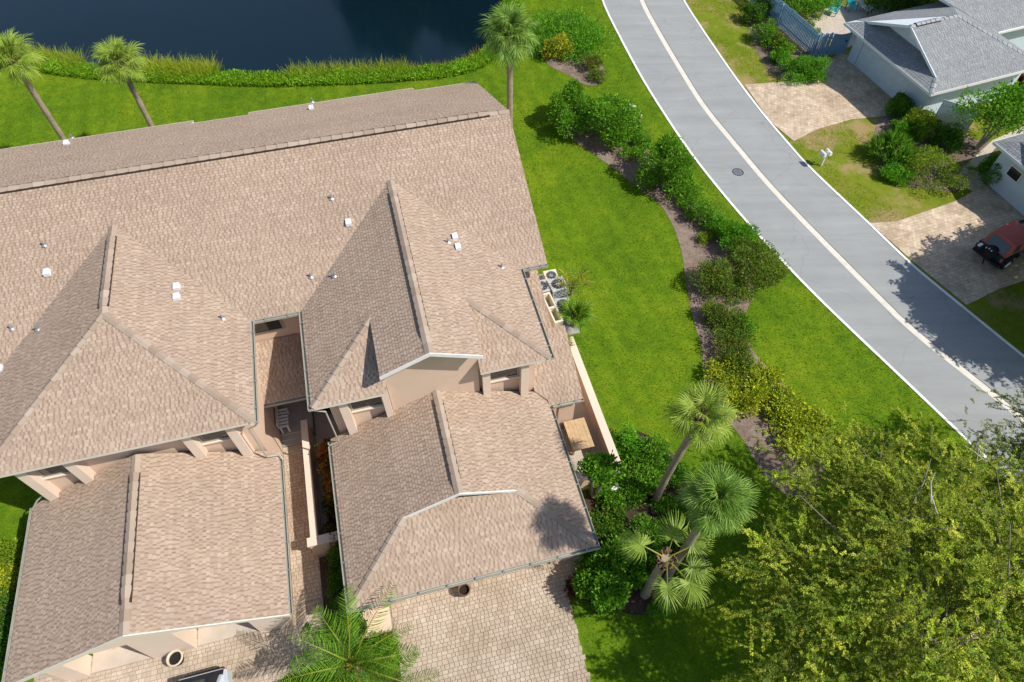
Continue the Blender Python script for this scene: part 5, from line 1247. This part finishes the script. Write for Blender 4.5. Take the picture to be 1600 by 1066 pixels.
jb(MB().tube([(-.26, 0, .95), (-.231, 0, .95)], .16, 14), 'spare_cover', 'dark_plastic', sp)
jb(MB().box(-.12, .1, -.78, .78, .46, .6), 'bumper', 'dark_plastic')
rk_ = jb(MB().box(-.42, -.2, .36, .66, .9, 1.1), 'rear_carrier', 'dark_plastic'); jb(MB().box(-.46, -.18, .44, .58, 1.101, 1.16), 'carrier_bracket', 'galv', rk_)
for y_, z_ in ((.2, 1.22), (.05, 1.29), (-.1, 1.26)): jb(MB().tube([(-.3, y_, z_-.06), (-.3, y_, z_)], .03, 6), 'bolt', 'galv', rk_)
jb(MB().bar((-.1, 0, .45), (-.42, -.2, .4), .06, .05), 'tow_hitch', 'black')
for sg in (-1, 1): jb(MB().box(.07, .118, min(sg*.6, sg*.72), max(sg*.6, sg*.72), .72, .92), 'tail_light', 'jeep_red')

# dark car in front of the left garage, only its rear in view
cr = thing('parked_car', 'pale silver blue hatchback with black rear trim outside the left garage', 'car', W(-9.35, 7.15, .05), TH)
cb = MB(); ys = [0, -.12, -.5, -1.3, -2.6, -3.3, -4.2]; wd_ = [.62, .8, .84, .86, .86, .84, .7]; zh = [.62, .95, .98, 1.0, 1.0, .98, .8]
for i in range(len(ys)):
    w_ = wd_[i]; cb.v += [(-w_, ys[i], .25), (-w_, ys[i], zh[i]*.75), (-w_*.93, ys[i], zh[i]), (w_*.93, ys[i], zh[i]), (w_, ys[i], zh[i]*.75), (w_, ys[i], .25)]
for i in range(len(ys)-1):
    for j in range(6):
        a = i*6+j; b_ = i*6+(j+1) % 6; cb.f.append((a, b_, b_+6, a+6))
cb.f += [(0, 1, 2, 3, 4, 5), tuple(range(len(cb.v)-1, len(cb.v)-7, -1))]
cbo = cb.build('body', 'car_paint', cr, smooth=False)
MB().solid([(-.74, -.30, .99), (.74, -.30, .99), (.62, -1.0, 1.45), (-.62, -1.0, 1.45), (-.62, -2.4, 1.47), (.62, -2.4, 1.47), (-.74, -3.1, 1.0), (.74, -3.1, 1.0)], [(0,1,2,3), (3,2,5,4), (4,5,7,6), (0,3,4,6), (1,7,5,2)]).build('cabin', 'car_paint', cr)
MB().solid([(-.64, -.30, 1.012), (.64, -.30, 1.012), (.54, -.96, 1.446), (-.54, -.96, 1.446)], [(0, 3, 2, 1)][::1]).build('rear_window', 'glass', cr)
MB().box(-.66, .66, -.10, .03, .45, .62).build('bumper', 'dark_plastic', cr)
MB().solid([(-.74, -.02, .66), (.74, -.02, .66), (.78, -.14, .965), (-.78, -.14, .965), (.76, -.34, 1.0), (-.76, -.34, 1.0)], [(0, 3, 2, 1), (3, 5, 4, 2)]).build('tailgate_trim', 'dark_plastic', cr)
for sg in (-1, 1):
    MB().box(min(sg*.55, sg*.76), max(sg*.55, sg*.76), -.14, -.09, .68, .88).build('tail_light', 'jeep_red', cr)
    for y_ in (-.85, -3.4):
        ty = MB().tube([(sg*.74, y_, .31), (sg*.88, y_, .31)], .31, 22).build('tyre', 'black', cr); MB().tube([(sg*.735, y_, .31), (sg*.885, y_, .31)], .19, 14).build('rim', 'galv', ty)

# ------------------------------------------------------------------ grass: blades on the lawns, reeds and bank growth at the pond
def blades(name, x, y, hgt, wid, pal, z=0.0, jit=.2, lean=.5, parent=None, tone=None):
    n = len(x); g = rng
    an = g.uniform(0, 2*np.pi, n); ln = g.normal(0, lean, (n, 2))*hgt[:, None]
    p = np.stack([x, y, np.full(n, z)], 1); d = np.stack([np.cos(an), np.sin(an), np.zeros(n)], 1)*(wid/2)[:, None]
    tip = p+np.stack([ln[:, 0], ln[:, 1], hgt], 1); mid = p+np.stack([ln[:, 0]*.35, ln[:, 1]*.35, hgt*.6], 1)
    V = np.stack([p-d, p+d, (mid+d*.9)*.0+tip+d*.15, tip-d*.15], 1)
    pal = np.array(pal); C = pal[g.integers(0, len(pal), n)]*(1+g.normal(0, jit, (n, 1)))
    if tone is not None: C = C*tone
    o = stuff(link(name, quads_mesh(name, V, np.clip(C, .003, .7), 'blade'), parent)); return o
def outline_ab(l): return [W(*p) for p in l]
road_poly = LE+RE[::-1]
foot = [outline_ab([(-21, 18.8), (6, 18.8), (6, 31.6), (-21, 31.6)]), outline_ab([(-14.5, 8.1), (4.7, 8.1), (4.7, 18.9), (-14.5, 18.9)]), outline_ab([(-15.6, 3), (4.0, 3), (4.0, 8.2), (-15.6, 8.2)]), outline_ab([(4.6, 10.4), (7.35, 10.4), (7.35, 19), (4.6, 19)]), outline_ab([(5.9, 18.4), (8.25, 18.4), (8.25, 22.7), (5.9, 22.7)]), outline_ab([(4, 7.25), (5.4, 7.25), (5.4, 8.2), (4, 8.2)])]
ex = [pond, road_poly, bed1, bed2, bed3]+foot
def lawn_tone(x, y):
    band = np.sin((x*.97+y*.26+.5*np.sin(y*.35))*2*np.pi/1.25)
    pat = np.sin(x*.55+1.7*np.sin(y*.37))*np.sin(y*.48+1.3*np.sin(x*.31)); pat2 = np.sin(x*1.9+1.1*np.sin(y*1.3))*np.sin(y*1.7+x*.6)
    f = 1+.06*band+.2*pat+.12*pat2
    sw = [P(*q) for q in [(828, 215), (845, 270), (875, 335), (900, 410), (935, 510), (975, 620)]]
    dm = np.full(len(x), 9.0)
    for a, b in zip(sw[:-1], sw[1:]):
        t = np.clip(((x-a.x)*(b.x-a.x)+(y-a.y)*(b.y-a.y))/((b-a).length**2), 0, 1); dm = np.minimum(dm, np.hypot(x-a.x-t*(b.x-a.x), y-a.y-t*(b.y-a.y)))
    f = f*(1-.3*np.exp(-(dm/.16)**2))
    yel = np.clip(pat*.9+pat2*.6, 0, 1.2)
    return np.stack([f*(1+.28*yel), f*(1+.05*yel), f], 1)
NB_ = 560000
x = rng.uniform(-34, 22, NB_); y = rng.uniform(2.5, 53, NB_)
# keep what the camera can see
uu = FPX*x/(y*math.cos(PITCH)+CAM_H*math.sin(PITCH))
ok = np.abs(uu) < 830
for e in ex: ok &= ~inpoly(x, y, e)
# left of the road only
ok &= inpoly(x, y, [Vector((-80, -5, 0)), *[p for p in LE[::-1]], Vector((-80, 100, 0))])
x, y = x[ok], y[ok]; n = len(x)
tag(blades('lawn_grass', x, y, rng.uniform(.03, .075, n), rng.uniform(.018, .035, n), [(.115, .212, .008), (.145, .248, .009), (.20, .285, .012), (.085, .17, .006)], .0, tone=lawn_tone(x, y)), 'mown green lawn grass round the villas and along the road', 'grass')
x = rng.uniform(12, 32, 90000); y = rng.uniform(18, 53, 90000)
ok = ~inpoly(x, y, road_poly) & inpoly(x, y, RX+[Vector((90, 0, 0)), Vector((90, 110, 0))]) & (np.sin(x*1.1+1.3*np.sin(y*.8))+np.sin(y*.9+x*.4) > -.7)
for e in (d2, d3): ok &= ~inpoly(x, y, e)
x, y = x[ok], y[ok]; n = len(x)
tag(blades('verge_grass', x, y, rng.uniform(.03, .07, n), rng.uniform(.018, .035, n), [(.11, .18, .01), (.16, .21, .015), (.20, .20, .03), (.09, .15, .01)], .006), 'patchy drier grass on the verge across the road', 'grass')
def along(u0, u1, n, w0, w1):
    """random points beside the shore between photo columns u0..u1; positive offsets are on land"""
    pts = [p for p in shore]; out = []
    seg = [(pts[i], pts[i+1]) for i in range(len(pts)-1)]
    sel = []
    for a, b in seg:
        m = (a+b)/2; u = 800+FPX*m.x/(m.y*math.cos(PITCH)+CAM_H*math.sin(PITCH))
        if u0 <= u <= u1: sel.append((a, b))
    L = np.array([(b-a).length for a, b in sel]); k = rng.choice(len(sel), n, p=L/L.sum()); t = rng.random(n); w = rng.uniform(w0, w1, n)
    A = np.array([tuple(a) for a, b in sel])[k]; B = np.array([tuple(b) for a, b in sel])[k]; d = B-A; nr = np.stack([d[:, 1], -d[:, 0]], 1); nr /= np.linalg.norm(nr, axis=1, keepdims=True)
    q = A+d*t[:, None]; return q[:, 0]+nr[:, 0]*w, q[:, 1]+nr[:, 1]*w
OLIVE = [(.27, .38, .03), (.36, .42, .035), (.19, .34, .03), (.42, .40, .06)]
for k, (u0, u1, n, w0, w1, h0, h1, pal, lb) in enumerate([
    (25, 125, 3600, -.9, .5, .5, 1.0, OLIVE, 'yellow olive reed clump behind the first pond palm'),
    (195, 325, 5000, -.9, .5, .5, 1.1, [(.33, .40, .03), (.42, .45, .04), (.25, .36, .03)], 'olive green reed clump in the water beside the second pond palm'),
    (440, 645, 5000, -.9, .4, .4, .9, OLIVE+[(.12, .2, .015)], 'mixed green and straw reed clump along the middle of the pond edge'),
    (645, 760, 2600, -.7, .3, .2, .6, [(.20, .17, .05), (.12, .16, .02), (.26, .2, .06)], 'sparse dry reeds near the silvery palm'),
    (120, 200, 700, -.7, .1, .2, .6, [(.35, .36, .25), (.2, .24, .1)], 'thin pale reeds between the two reed clumps')]):
    x, y = along(u0, u1, n, w0, w1); tag(blades('reeds', x, y, rng.uniform(h0, h1, n), rng.uniform(.03, .06, n), pal, -.35, lean=.45), lb, 'reeds')
x, y = along(-200, 790, 30000, -.1, 1.1)
n = len(x); tag(blades('bank_growth', x, y, rng.uniform(.12, .42, n), rng.uniform(.04, .08, n), [(.20, .42, .016), (.26, .48, .02), (.36, .52, .025), (.15, .36, .016)], -.02, lean=.5), 'lush bright green growth along the pond bank', 'grass')

# mounded leafy growth on the bank, one uneven mass
x, y = along(-200, 792, 34000, -.15, 1.25)
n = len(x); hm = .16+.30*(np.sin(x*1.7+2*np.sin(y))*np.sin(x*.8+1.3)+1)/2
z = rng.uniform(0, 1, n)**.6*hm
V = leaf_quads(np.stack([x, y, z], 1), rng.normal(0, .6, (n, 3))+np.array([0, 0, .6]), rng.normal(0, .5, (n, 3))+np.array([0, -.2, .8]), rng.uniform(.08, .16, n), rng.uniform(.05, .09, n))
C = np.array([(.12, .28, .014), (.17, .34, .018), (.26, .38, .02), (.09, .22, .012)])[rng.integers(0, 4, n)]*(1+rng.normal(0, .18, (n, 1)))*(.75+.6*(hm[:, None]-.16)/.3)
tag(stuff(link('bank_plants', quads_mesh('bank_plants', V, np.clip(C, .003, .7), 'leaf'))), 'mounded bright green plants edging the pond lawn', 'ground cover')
